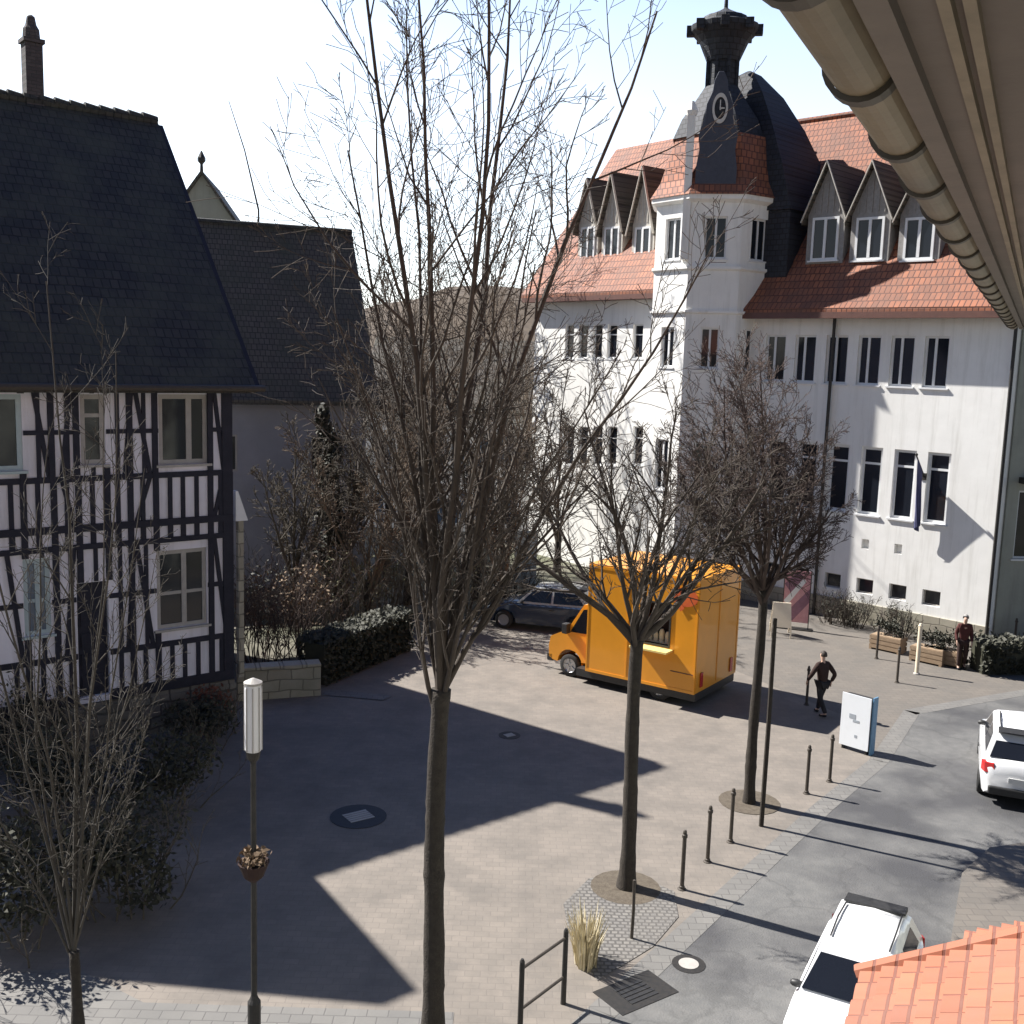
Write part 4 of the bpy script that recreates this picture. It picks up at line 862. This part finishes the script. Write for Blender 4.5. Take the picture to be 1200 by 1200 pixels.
mb = MB(); mb.prism(cabp, -cw, cw); cab = mb.build('cab', M['van'], vn, bevel=0.05)
mb = MB(); mb.hexa([(1.87,-0.86,1.375),(1.87,0.86,1.375),(1.85,0.86,1.36),(1.85,-0.86,1.36)], [(1.345,-0.8,2.18),(1.345,0.8,2.18),(1.325,0.8,2.165),(1.325,-0.8,2.165)]); mb.build('windscreen', M['carglass'], cab)
for s in (1, -1):
    mb = MB(); mb.prism([(1.02,1.38),(1.72,1.36),(1.3,2.08),(1.02,2.14)], s*(cw+0.012), s*(cw-0.01)); mb.build('side_window', M['carglass'], cab)
    mb = MB(); mb.box(1.72,1.9,s*(cw+0.05)-0.05,s*(cw+0.05)+0.12*s+0.05,1.32,1.62); mb.build('mirror', M['plastic'], cab, bevel=0.02)
    mb = MB(); mb.box(2.36,2.475,s*0.75-0.16,s*0.75+0.16,0.78,1.0); mb.build('headlight', M['lens_w'], cab, bevel=0.02)
mb = MB(); mb.box(2.3,2.52,-cw,cw,0.36,0.6); mb.build('bumper', M['plastic'], vn, bevel=0.03)
mb = MB(); mb.box(bx0,1.3,-hw+0.1,hw-0.08,0.2,0.415); mb.build('chassis', M['plastic'], vn)
for s in (1, -1):
    mb = MB(); mb.box(bx0-0.03,bx0-0.013,s*0.98-0.08,s*0.98+0.08,0.55,0.95); mb.build('tail_light', M['lens_r'], vn)
def wheel(parent, x, y, r, wd, s):
    RXm = Matrix.Rotation(math.pi/2, 4, 'X')
    mb = MB(); mb.lathe([(r*0.62,-wd/2),(r*0.93,-wd/2),(r,-wd/2+0.03),(r,wd/2-0.03),(r*0.93,wd/2),(r*0.62,wd/2)], 28, (x,y,r), M=RXm, cap=False)
    o = mb.build('wheel', M['rubber'], parent, smooth=True)
    mb = MB(); mb.lathe([(r*0.63,wd/2-0.015),(r*0.55,wd/2-0.04),(0.001,wd/2-0.05)], 28, (x,y,r), M=RXm if s < 0 else Matrix.Rotation(-math.pi/2, 4, 'X'), cap=False)
    for k in range(5):
        t = k*2*math.pi/5; mb.bar((x+0.05*math.cos(t), y+s*(wd/2-0.03), r+0.05*math.sin(t)), (x+r*0.6*math.cos(t), y+s*(wd/2-0.03), r+r*0.6*math.sin(t)), 0.05, 0.03, (0,1,0))
    mb.build('rim', M['rim'], o)
    return o
for s in (1, -1): wheel(vn, 1.72, s*(cw-0.1), 0.34, 0.2, s); wheel(vn, -1.35, s*(hw-0.22), 0.34, 0.22, s)

# ------------------------------------------------------------------ cars
def lerp_tab(tab, x):
    for (a, va), (b, vb) in zip(tab[:-1], tab[1:]):
        if a <= x <= b: return va+(vb-va)*(x-a)/(b-a)
    return tab[0][1] if x < tab[0][0] else tab[-1][1]
def car(label, loc, heading, paint, W=1.72, roofc=None, group=None, name='parked_car', roofmat=None):
    root = empty(name, loc, math.atan2(heading[1], heading[0]), label, 'car', group)
    L2 = 2.05; wr = 0.31; wx = (1.28, -1.27)
    belt = [(-2.05,0.72),(-1.98,0.92),(-1.9,0.98),(-1.0,0.97),(0.3,0.94),(0.9,0.93),(1.5,0.84),(1.85,0.72),(2.0,0.62),(2.05,0.5)]
    wid = [(-2.05,0.62),(-1.95,0.76),(-1.6,0.84),(0,0.86),(1.4,0.84),(1.75,0.78),(1.97,0.64),(2.05,0.5)]
    bot = [(-2.05,0.36),(-1.9,0.24),(1.9,0.22),(2.05,0.32)]
    sc = W/1.72
    xs = [-2.05+i*0.05 for i in range(83)]; mb = MB(); V = []; N = 14
    for x in xs:
        zb, zt, hw = lerp_tab(bot, x), lerp_tab(belt, x), lerp_tab(wid, x)*sc
        arch = max([math.sqrt(max(0, 0.39**2-(x-c)**2))+wr-0.02 if abs(x-c) < 0.39 else 0 for c in wx])
        zs = max(zb, arch)
        zm = max(zs+0.02, zb+(zt-zb)*0.55)
        half = [(0.0, zb), (hw*0.72, zb), (hw*0.93, zs), (hw, max(zs+0.01, zm)), (hw*0.97, max(zm+0.02, zt-0.06)), (hw*0.86, zt), (hw*0.4, zt+0.03), (0, zt+0.035)]
        ring = [(x, y, z) for y, z in half]+[(x, -y, z) for y, z in reversed(half[1:-1])]
        V += ring
    Fa = [(i*N+k, i*N+(k+1) % N, (i+1)*N+(k+1) % N, (i+1)*N+k) for i in range(len(xs)-1) for k in range(N)]
    Fa += [tuple(range(N)), tuple(range((len(xs)-1)*N, len(xs)*N))]
    mb.add(V, Fa); body = mb.build('body', paint, root, smooth=True)
    em = body.modifiers.new('split', 'EDGE_SPLIT'); em.split_angle = R(42)
    # cabin
    b0, b1, t0, t1, zr = -1.86, 0.86, -1.42, 0.3, 1.47
    yb, yt = 0.76*sc, 0.57*sc
    def cp(x, s, top): return (x, s*(yt if top else yb), zr if top else 0.95)
    mb = MB(); n = 10
    V = []
    for i in range(n+1):
        f = i/n; xb = b0+(b1-b0)*f; xt = t0+(t1-t0)*f; crown = 0.05*math.sin(math.pi*f)
        V += [(xb,-yb,0.93),(xt+(xb-xt)*0.1,-yt-(yb-yt)*0.13,zr-0.06+crown*0.6),(xt,-yt*0.9,zr+crown-0.01),(xt,0,zr+crown+0.03),(xt,yt*0.9,zr+crown-0.01),(xt+(xb-xt)*0.1,yt+(yb-yt)*0.13,zr-0.06+crown*0.6),(xb,yb,0.93)]
    Fa = [(i*7+k, i*7+k+1, i*7+8+k, i*7+7+k) for i in range(n) for k in range(6)]+[(0,1,2,3,4,5,6), tuple(n*7+k for k in range(7))]
    mb.add(V, Fa); cb = mb.build('cabin', roofmat or paint, root, smooth=True); em = cb.modifiers.new('split', 'EDGE_SPLIT'); em.split_angle = R(35)
    def pane(nm, P, off):
        P = [Vector(q) for q in P]; nn = (P[1]-P[0]).cross(P[2]-P[0]).normalized()
        if nn.dot(Vector(off)) < 0: nn = -nn
        mb = MB(); mb.hexa([q+nn*0.014 for q in P], [q-nn*0.012 for q in P]); return mb.build(nm, M['carglass'], root)
    pane('windscreen', [(0.79,-yb*0.93,1.02),(0.79,yb*0.93,1.02),(0.37,yt*0.93,1.42),(0.37,-yt*0.93,1.42)], (1,0,0.5))
    pane('rear_window', [(-1.81,-yb*0.86,1.02),(-1.81,yb*0.86,1.02),(-1.44,yt*0.9,1.4),(-1.44,-yt*0.9,1.4)], (-1,0,0.5))
    for s in (1, -1):
        ys = lambda z: s*(yb+(yt+(yb-yt)*0.13-yb)*(z-0.93)/(zr-0.06-0.93))
        pane('side_window', [(-0.35,ys(1.0),1.0),(0.66,ys(1.0),1.0),(0.3,ys(1.37),1.37),(-0.35,ys(1.38),1.38)], (0,s,0))
        pane('side_window', [(-1.5,ys(1.02),1.02),(-0.43,ys(1.0),1.0),(-0.43,ys(1.38),1.38),(-1.2,ys(1.37),1.37)], (0,s,0))
        mb = MB(); mb.lathe([(0.0,-0.1),(0.045,-0.08),(0.06,0),(0.05,0.07),(0.03,0.1)], 10, (0.66,s*(0.81*sc),0.99), M=Matrix.Rotation(math.pi/2, 4, 'X')); mb.build('mirror', M['plastic'], root, smooth=True)
        mb = MB(); mb.hexa([(1.72,s*0.5*sc,0.6),(1.97,s*0.45*sc,0.56),(1.8,s*0.765*sc,0.58),(1.6,s*0.8*sc,0.62)], [(1.7,s*0.5*sc,0.79),(1.9,s*0.45*sc,0.71),(1.72,s*0.76*sc,0.765),(1.56,s*0.79*sc,0.8)]); mb.build('headlight', M['lens_w'], root, bevel=0.015)
        mb = MB(); mb.hexa([(-2.04,s*0.52*sc,0.72),(-2.0,s*0.74*sc,0.72),(-1.86,s*0.815*sc,0.74),(-1.9,s*0.52*sc,0.74)], [(-2.0,s*0.56*sc,0.93),(-1.95,s*0.755*sc,0.93),(-1.82,s*0.81*sc,0.95),(-1.88,s*0.54*sc,0.95)]); mb.build('tail_light', M['lens_r'], root, bevel=0.012)
        mb = MB(); mb.box(-0.5,-0.32,s*0.868*sc-0.012,s*0.868*sc+0.012,0.78,0.81); mb.build('door_handle', M['plastic'], root)
    mb = MB(); mb.hexa([(-1.5,-yt*0.92,zr+0.0),(-1.24,-yt*0.92,zr+0.035),(-1.24,yt*0.92,zr+0.035),(-1.5,yt*0.92,zr+0.0)], [(-1.56,-yt*0.9,zr+0.05),(-1.24,-yt*0.9,zr+0.075),(-1.24,yt*0.9,zr+0.075),(-1.56,yt*0.9,zr+0.05)]); mb.build('spoiler', M['plastic'], root, bevel=0.01)
    mb = MB(); mb.box(-2.1,-1.9,-0.64*sc,0.64*sc,0.28,0.46); mb.build('rear_bumper', M['plastic'], root, bevel=0.03)
    mb = MB(); mb.box(1.93,2.075,-0.45*sc,0.45*sc,0.3,0.46); mb.build('front_grille', M['plastic'], root, bevel=0.03)
    mb = MB(); mb.box(-2.072,-2.045,-0.26,0.26,0.58,0.69); mb.build('number_plate', M['plate'], root)
    mb = MB(); mb.box(-1.75,1.75,-0.6*sc,0.6*sc,0.18,0.5); mb.build('underbody', M['plastic'], root)
    for c in wx:
        for s in (1, -1): wheel(root, c, s*(0.86*sc-0.11), wr, 0.19, s)
    mb = MB()
    for s in (1, -1): mb.tube([(-1.2,s*yt*0.82,zr+0.05),(-0.6,s*yt*0.84,zr+0.085),(0.0,s*yt*0.82,zr+0.05)], [0.014]*3, 6)
    mb.build('roof_rail', M['plastic'], root)
    return root
car('white hatchback facing the camera on the road beside the orange tiled roof', (4.95,13.65,0.004), (-0.47,-0.88), M['carw'], W=1.6).scale = (0.9, 0.9, 0.93)
hd2 = Vector((0.4,0.917,0)); rr2 = Vector((hd2.y,-hd2.x,0)); q = at(1146,942)
car('white hatchback seen from behind at the right picture edge', q+rr2*0.8+hd2*2.05, (hd2.x,hd2.y), M['carw'], W=1.72)
q = at(640,742); car('dark blue car with pale roof half hidden behind the orange van', Vector((q.x,q.y+0.9,0.002)), (-0.96,0.28), M['cardk'], roofmat=M['carlt'])

# ------------------------------------------------------------------ street furniture
lp = at(298,1214); lamp = empty('street_lamp', lp, 0, 'slim lamp post with tall white cylinder lamp standing in the shaded part of the square', 'street lamp')
zt, zb_ = atY(298,800,lp.y).z, atY(298,880,lp.y).z
mb = MB(); mb.lathe([(0.09,0),(0.09,0.5),(0.06,0.55),(0.042,0.6),(0.036,zb_-0.15),(0.08,zb_-0.1),(0.1,zb_)], 12); mb.build('pole', M['iron'], lamp, smooth=False)
mb = MB(); mb.lathe([(0.095,zb_),(0.11,zb_+0.03),(0.11,zt-0.08),(0.1,zt-0.02)], 16)
mb.build('lamp_shade', M['lampglass'], lamp, smooth=False)
mb = MB()
for k in range(8): t = k*math.pi/4+.2; mb.box(0.113*math.cos(t)-0.006, 0.113*math.cos(t)+0.006, 0.113*math.sin(t)-0.006, 0.113*math.sin(t)+0.006, zb_+0.01, zt-0.05)
mb.lathe([(0.12,zt-0.02),(0.12,zt+0.01),(0.02,zt+0.06)], 16); mb.build('lamp_frame', M['frame_g'], lamp)
zk = atY(298,1010,lp.y).z
hb = empty('hanging_basket', lp+Vector((0,0,zk)), 0, 'dry brown plant basket fixed halfway up the lamp post', 'plant basket')
mb = MB(); mb.lathe([(0.04,-0.28),(0.13,-0.2),(0.2,-0.02),(0.21,0.0),(0.19,0.0),(0.06,-0.1)], 14); mb.build('basket', M['cloth_br'], hb)
mb = MB(); rnd = random.Random(4); leafcloud(mb, rnd, (0,0,0.08), (0.24,0.24,0.16), 260, 0.045, 0.2); mb.build('plant', M['leaf_b'], hb, recalc=False)
def bollard():
    root = empty('bollard', (0,0,0), 0)
    mb = MB(); mb.lathe([(0.05,-0.05),(0.05,0.06),(0.038,0.07),(0.036,0.96),(0.05,0.97),(0.05,1.02),(0.036,1.03),(0.036,1.07),(0.025,1.1),(0.001,1.11)], 12); mb.build('post', M['iron_br'], root)
    mb = MB(); mb.lathe([(0.08,-0.01),(0.08,0.012),(0.05,0.025)], 12); mb.build('base_plate', M['iron_br'], root)
    return root
bl = [(799,1042,'thin dark bollard nearest the tree pit, first of the line along the gutter'),(829,1010,'second thin bollard from the tree pit along the gutter'),(856,987,'third thin bollard from the tree pit along the gutter'),
      (945,930,'bollard between the reddish-brown tree and the white display board, left one of the pair'),(972,916,'bollard closest to the white display board'),
      (945,826,'bollard left of the walking person, behind the van shadow'),(1051,800,'dark bollard in front of the town hall planters'),(1027,772,'bollard near the town hall downpipe shadow'),(1188,762,'bollard by the hedge of the grey-green house')]
b0 = bollard()
for i, (px, py, lab) in enumerate(bl):
    o = b0 if i == 0 else copy_tree(b0); o.location = at(px, py); tag(o, lab, 'bollard', 'thin bollards along the square')
wp = empty('white_post', at(1074,790), 0, 'pale slim post in front of the town hall planters', 'post')
mb = MB(); mb.lathe([(0.06,-0.02),(0.06,1.5),(0.07,1.52),(0.03,1.6)], 12); mb.build('post', M['cream'], wp); mb = MB(); mb.lathe([(0.1,0),(0.1,0.03),(0.065,0.05)], 12); mb.build('base_plate', M['frame_g'], wp)
r1, r2 = at(609,1216), at(660,1176); d = r2-r1
hp = empty('hoop_barrier', r1, math.atan2(d.y,d.x), 'dark iron barrier of two posts with two rails at the bottom of the square', 'barrier')
L_ = d.length
for x in (0, L_): mb = MB(); mb.lathe([(0.045,-0.05),(0.04,0.05),(0.036,1.12),(0.02,1.16)], 12, (x,0,0)); mb.build('post', M['iron'], hp)
for z in (1.02, 0.42): mb = MB(); mb.tube([(0,0,z),(L_,0,z)], [0.022,0.022], 8); mb.build('rail', M['iron_br'], hp)
# display board
q = at(990,884); q2 = at(1020,880)
ab = empty('display_board', (q+q2)/2+Vector((0,0.15,0)), R(-46), 'bright white two-sided display board with blue right edge beside the gutter line', 'display board')
mb = MB()
for s in (-1, 1): mb.box(s*0.36-0.03, s*0.36+0.03, -0.13, 0.13, 0, 1.6)
mb.box(-0.33,0.33,-0.13,0.13,1.56,1.6); mb.build('frame', M['plastic'], ab)
mb = MB(); mb.box(-0.46,0.44,-0.16,-0.131,0.12,1.64); pn = mb.build('panel', M['board'], ab)
for bx_ in ((-0.2,0.0,-0.166,-0.161,0.95,1.08),(-0.08,0.12,-0.166,-0.161,0.86,0.93),(0.0,0.08,-0.166,-0.161,0.42,0.5)): mb = MB(); mb.box(*bx_); mb.build('print', M['board_t'], pn)
mb = MB(); mb.box(0.45,0.49,-0.1,0.16,0,1.66); mb.build('blue_frame', M['blue'], ab); ab.scale = (0.84, 0.84, 0.86)
# blue notice board
q = at(614,712)
nb = empty('notice_board', q, R(5), 'pale blue notice board with dark blue figures among the shrubs', 'notice board')
h0, h1 = atY(614,684,q.y).z, atY(614,622,q.y).z
mb = MB(); mb.box(-0.42,0.42,-0.04,0.04,h0,h1); pn = mb.build('panel', M['pblue'], nb, bevel=0.03)
for x, z, w_, h_ in ((-0.14,0.62,0.1,0.26),(0.14,0.55,0.12,0.34),(-0.2,0.3,0.1,0.2),(0.1,0.3,0.1,0.22)): mb = MB(); mb.box(x-w_, x+w_, -0.048, -0.042, h0+(h1-h0)*z-h_/2, h0+(h1-h0)*z+h_/2); mb.build('print', M['blue'], pn)
for s in (-1, 1): mb = MB(); mb.tube([(s*0.36,0.06,-0.05),(s*0.36,0.06,h1)], [0.03,0.03], 8); mb.build('post', M['iron'], nb)
# banner stand and cream sandwich board by the tower foot
q = at(931,737); bn = empty('banner_stand', q, R(-20), 'upright banner with pink and purple print beside the town hall', 'banner')
mb = MB(); mb.box(-0.45,0.45,-0.012,0.012,0.25,2.1); pn = mb.build('banner', M['pink'], bn)
mb = MB(); mb.prism([(-0.4,0.5),(-0.1,0.3),(0.44,1.0),(0.44,1.5)], -0.018, -0.013); mb.build('print', M['purple'], pn); mb = MB(); mb.prism([(-0.44,1.6),(-0.2,1.3),(0.2,1.9),(0.0,2.08)], -0.018, -0.013); mb.build('print', M['purple'], pn)
mb = MB(); mb.prism([(-0.44,1.0),(-0.3,0.85),(0.3,1.75),(0.2,1.85)], -0.024, -0.019); mb.build('print', M['frame_w'], pn)
mb = MB(); mb.box(-0.47,-0.44,-0.02,0.02,0,2.15); mb.box(0.44,0.47,-0.02,0.02,0,2.15); mb.box(-0.6,0.6,-0.2,0.2,0,0.04); mb.build('stand', M['iron'], bn)
q = at(914,744); sbd = empty('sandwich_board', q, R(-10), 'small cream sandwich board with open legs left of the pink banner', 'sign board')
for s in (-1, 1):
    mb = MB(); mb.hexa([(-0.34,s*0.32-0.02,0.35),(0.34,s*0.32-0.02,0.35),(0.34,s*0.32+0.02,0.35),(-0.34,s*0.32+0.02,0.35)], [(-0.3,s*0.03-0.02,1.15),(0.3,s*0.03-0.02,1.15),(0.3,s*0.03+0.02,1.15),(-0.3,s*0.03+0.02,1.15)]); mb.build('panel', M['cream'], sbd)
    for t in (-1, 1): mb = MB(); mb.bar((t*0.32,s*0.44,0),(t*0.32,s*0.325,0.34),0.05,0.05); mb.build('leg', M['cream'], sbd)
# planters before the facade
def planter():
    root = empty('planter', (0,0,0), 0); mb = MB(); mb.box(-0.5,0.5,-0.25,0.25,0.05,0.5)
    for z in (0.12,0.27,0.42): mb.box(-0.53,0.53,-0.27,-0.25,z-0.06,z+0.06); mb.box(-0.53,0.53,0.25,0.27,z-0.06,z+0.06)
    for x in (-0.48,0.48): mb.box(x-0.04,x+0.04,-0.28,0.28,0,0.05)
    mb.build('box', M['wood'], root); rnd = random.Random(6); mb = MB()
    for k in range(4): leafcloud(mb, rnd, (-0.36+k*0.24,0,0.75+rnd.uniform(-.1,.15)), (0.2,0.22,0.3), 120, 0.05, 0.3)
    mb.build('plant', M['leaf_d'], root, recalc=False); return root
p0 = planter()
for i, (px, py, lab) in enumerate([(1108,778,'wooden planter with dark plants furthest right before the sunlit facade'),(1088,776,'wooden planter with dark plants next to the pale slim post'),(1040,762,'wooden planter with dark plants behind the dark bollard before the facade')]):
    o = p0 if i == 0 else copy_tree(p0); o.location = at(px, py); o.rotation_euler = (0,0,A1); tag(o, lab, 'planter', 'planters before the town hall')
for i, (px, lab) in enumerate([(985,'leafless shrub under the shaded basement window nearest the downpipe'),(1012,'leafless shrub at the foot of the town hall, where the sunlight begins'),(1065,'leafless shrub behind the planters at the facade foot')]):
    x, _ = rf_(px, 730); shrub('facade_shrub', lab, M1 @ Vector((x,-0.8,0)), 1.2, 1.3, 400+i, 'leaf_d', 180, 'twig', 26, 0.05, group='shrubs at the town hall foot')
# tree pit, stone, stakes
tb = at(733,1040)
mb = MB(); mb.lathe([(0.0,0.014),(0.62,0.012)], 20, (tb.x,tb.y,0), cap=False); tag(mb.build('soil', M['soil'], recalc=False), kind='structure')
sheet('cobble_patch', [at(668,1100),at(660,1060),at(690,1030),at(735,1022),at(790,1045),at(795,1075),at(765,1110),at(700,1150)], 0.010, M['cobble'])
t3 = at(878,940); mb = MB(); mb.lathe([(0.0,0.014),(0.65,0.011)], 20, (t3.x,t3.y,0), cap=False); tag(mb.build('soil', M['soil'], recalc=False), kind='structure')
gr = empty('dry_grass_tuft', at(686,1128), 0, 'tuft of dry pale yellow grass between iron barrier and tree pit', 'grass tuft'); mb = MB(); rnd = random.Random(12)
for _ in range(260):
    a = rnd.uniform(0, 2*math.pi); q = rnd.random()*0.17; h_ = rnd.uniform(0.4,1.0); p = Vector((math.cos(a)*q, math.sin(a)*q*1.6, 0)); d = Vector((math.cos(a)*rnd.uniform(0,.3), math.sin(a)*rnd.uniform(0,.42), 1)).normalized()
    o = Vector((rnd.gauss(0,1), rnd.gauss(0,1), 0)).normalized()*0.011; e = p+d*h_; m_ = p+d*h_*0.6
    bend = Vector((d.x,d.y,-0.1))*h_*0.35; mb.add([p-o,p+o,m_+o,e+bend,m_-o], [(0,1,2,4),(4,2,3)])
mb.build('blades', M['straw'], gr, recalc=False)
for px, py, h_, r_, lab in ((740,1100,1.0,0.028,'short thin stake on the paving in front of the tree pit'),(892,968,4.3,0.05,'tall dark tree stake rising beside the trunk of the reddish-brown tree')):
    mb = MB(); mb.tube([(0,0,-0.05),(0.01,0,h_*0.5),(0,0.01,h_)], [r_,r_*0.95,r_*0.85], 8); s_ = mb.build('tree_stake', M['iron_br'] if h_ < 2 else M['bark']); s_.location = at(px, py); tag(s_, lab, 'stake')
def cover(px, py, r, lab, sq=False):
    root = empty('manhole_cover' if not sq else 'drain_or_patch', at(px, py)+Vector((0,0,0.006)), R(35), lab, 'drain cover'); mb = MB()
    if sq:
        if py < 1000: mb.lathe([(r*1.35,0),(r*1.35,0.005),(0.0,0.005)], 28, cap=False)
        else: mb.box(-r*1.3,r*1.3,-r*0.8,r*0.8,0,0.006)
        mb.build('frame', M['iron'], root); mb = MB()
        for k in range(5): mb.box(-r*0.62,r*0.62,-r*0.5+k*r*0.21,-r*0.5+k*r*0.21+r*0.15,0.007,0.014)
        mb.build('grate', M['frame_g'] if py < 1000 else M['plastic'], root)
    else: mb.lathe([(r,0),(r,0.005),(0.0,0.005)], 24, cap=False); mb.build('frame', M['iron'], root); mb = MB(); mb.lathe([(r*0.6,0.006),(r*0.6,0.012),(0.0,0.012)], 24, cap=False); mb.build('lid', M['frame_g'], root)
cover(420,957,0.42,'pale rectangular drain cover with dark surround in the shaded square',True)
cover(807,1130,0.26,'round manhole cover with pale lid on the road near the gutter')
cover(745,1163,0.42,'dark rectangular patch with bars in the road below the tree pit',True)
cover(597,862,0.2,'small pale drain cover at the shadow edge behind the tall tree',True)

# ------------------------------------------------------------------ people
def skin(name, joints, edges, m, parent, root='pelvis', sub=2):
    names = list(joints); me = bpy.data.meshes.new(name)
    me.from_pydata([joints[n][:3] for n in names], [(names.index(a), names.index(b)) for a, b in edges], []); me.materials.append(m)
    o = bpy.data.objects.new(name, me); COL.objects.link(o)
    md = o.modifiers.new('skin', 'SKIN'); md.use_smooth_shade = True
    for i, n in enumerate(names):
        sv = me.skin_vertices[0].data[i]; r_ = joints[n][3]; sv.radius = (r_, r_ if len(joints[n]) < 5 else joints[n][4]); sv.use_root = (n == root)
    sb = o.modifiers.new('subdivision', 'SUBSURF'); sb.levels = sub; sb.render_levels = sub
    o.parent = parent; return o
def person(label, loc, rz, pose, mats):
    root = empty('person', loc, rz, label, 'person'); st = pose['stride']; ar = pose['arm']
    J = {'pelvis':(0,0,0.93,0.13,0.1),'waist':(0,0.01,1.08,0.12,0.09),'chest':(0,0.03,1.28,0.15,0.1),'neck':(0,0.03,1.48,0.052),'chin':(0,0.05,1.56,0.06),'head':(0,0.05,1.64,0.085,0.098),'crown':(0,0.04,1.7,0.062,0.075)}
    Ed = [('pelvis','waist'),('waist','chest'),('chest','neck'),('neck','chin'),('chin','head'),('head','crown')]
    J['nose'] = (0,0.15,1.625,0.012); Ed.append(('head','nose'))
    jk = {k: J[k] for k in ('pelvis','waist','chest')}; jk['pelvis'] = (0,0,0.86,0.17,0.13); jk['waist'] = (0,0.01,1.08,0.155,0.12); jk['chest'] = (0,0.03,1.3,0.18,0.13); jk['col'] = (0,0.03,1.46,0.075)
    je = [('pelvis','waist'),('waist','chest'),('chest','col')]; tr = {'pelvis':(0,0,0.92,0.15,0.125)}; te = []; sh = []
    for s, n in ((-1,'l'),(1,'r')):
        sy = st*s; ka = max(0, -sy)*0.5
        J['hip'+n] = (s*0.09,0,0.88,0.085); J['knee'+n] = (s*0.1,sy*0.5+0.04,0.48,0.055); J['ank'+n] = (s*0.1,sy-(0.1 if sy < 0 else 0),0.09+(0.05 if sy < 0 else 0),0.038); J['toe'+n] = (s*0.11,sy+0.12,0.035,0.032)
        Ed += [('pelvis','hip'+n),('hip'+n,'knee'+n),('knee'+n,'ank'+n),('ank'+n,'toe'+n)]
        J['sho'+n] = (s*0.17,0.03,1.4,0.058); J['elb'+n] = (s*(0.2+ar),-sy*0.5-0.02,1.13,0.042); J['wri'+n] = (s*(0.2+ar*0.7),-sy*0.7+0.12,0.92,0.027); J['pal'+n] = (s*(0.2+ar*0.7),-sy*0.72+0.14,0.85,0.03,0.018)
        Ed += [('chest','sho'+n),('sho'+n,'elb'+n),('elb'+n,'wri'+n),('wri'+n,'pal'+n)]
        for k in range(4):
            a = J['pal'+n]; o_ = (k-1.5)*0.017; J['fa%d'%k+n] = (a[0],a[1]+o_+0.004,a[2]-0.05,0.0085); J['fb%d'%k+n] = (a[0]-s*0.012,a[1]+o_+0.01,a[2]-0.09+abs(k-1.4)*0.008,0.0075); Ed += [('pal'+n,'fa%d'%k+n),('fa%d'%k+n,'fb%d'%k+n)]
        a = J['wri'+n]; J['ta'+n] = (a[0]-s*0.01,a[1]+0.045,a[2]-0.05,0.009); J['tb'+n] = (a[0]-s*0.02,a[1]+0.06,a[2]-0.085,0.008); Ed += [('wri'+n,'ta'+n),('ta'+n,'tb'+n)]
        for k in ('sho','elb','wri'): v = J[k+n]; jk[k+n] = (v[0],v[1],v[2],v[3]+0.022)
        je += [('chest','sho'+n),('sho'+n,'elb'+n),('elb'+n,'wri'+n)]
        for k in ('hip','knee','ank'): v = J[k+n]; tr[k+n] = (v[0],v[1],v[2],v[3]+0.02)
        te += [('pelvis','hip'+n),('hip'+n,'knee'+n),('knee'+n,'ank'+n)]
        sh.append((J['ank'+n], J['toe'+n]))
    skin('body', J, Ed, M['skin'], root); skin('jacket', jk, je, mats[0], root); skin('trousers', tr, te, mats[1], root)
    hv = bmesh.new(); bmesh.ops.create_uvsphere(hv, u_segments=20, v_segments=12, radius=1.0)
    bmesh.ops.delete(hv, geom=[v for v in hv.verts if not (v.co.z > 0.3 or (v.co.y < 0.1 and v.co.z > -0.45))], context='VERTS')
    for v in hv.verts: v.co = Vector((v.co.x*0.093, v.co.y*0.108+0.035, v.co.z*0.118+1.652))
    me = bpy.data.meshes.new('hair'); hv.to_mesh(me); hv.free(); me.materials.append(mats[2]); me.polygons.foreach_set('use_smooth', [True]*len(me.polygons)); ho = bpy.data.objects.new('hair', me); COL.objects.link(ho); ho.parent = root; ho.modifiers.new('solid', 'SOLIDIFY').thickness = 0.01
    for a, t in sh: skin('shoe', {'a':(a[0],a[1]-0.03,a[2]-0.045,0.045),'b':(t[0],t[1]+0.02,t[2]+0.004,0.042,0.034)}, [('a','b')], M['cloth_d'], root, 'a')
    mb = MB()
    for s in (-1, 1): mb.lathe([(0.0,-0.011),(0.009,0),(0.0,0.011)], 8, (s*0.03,0.138,1.65)); 
    mb.build('eyes', M['cloth_d'], root)
    return root
person('person in dark clothes walking across the forecourt near the white display board', at(961,838), R(25), dict(stride=0.22, arm=0.1), (M['cloth_br'], M['cloth_d'], M['hair']))
person('grey-haired person in maroon clothes standing before the sunlit facade', at(1126,784), R(170), dict(stride=0.04, arm=0.02), (M['cloth_r'], M['cloth_br'], M['hair_g']))
bp = None
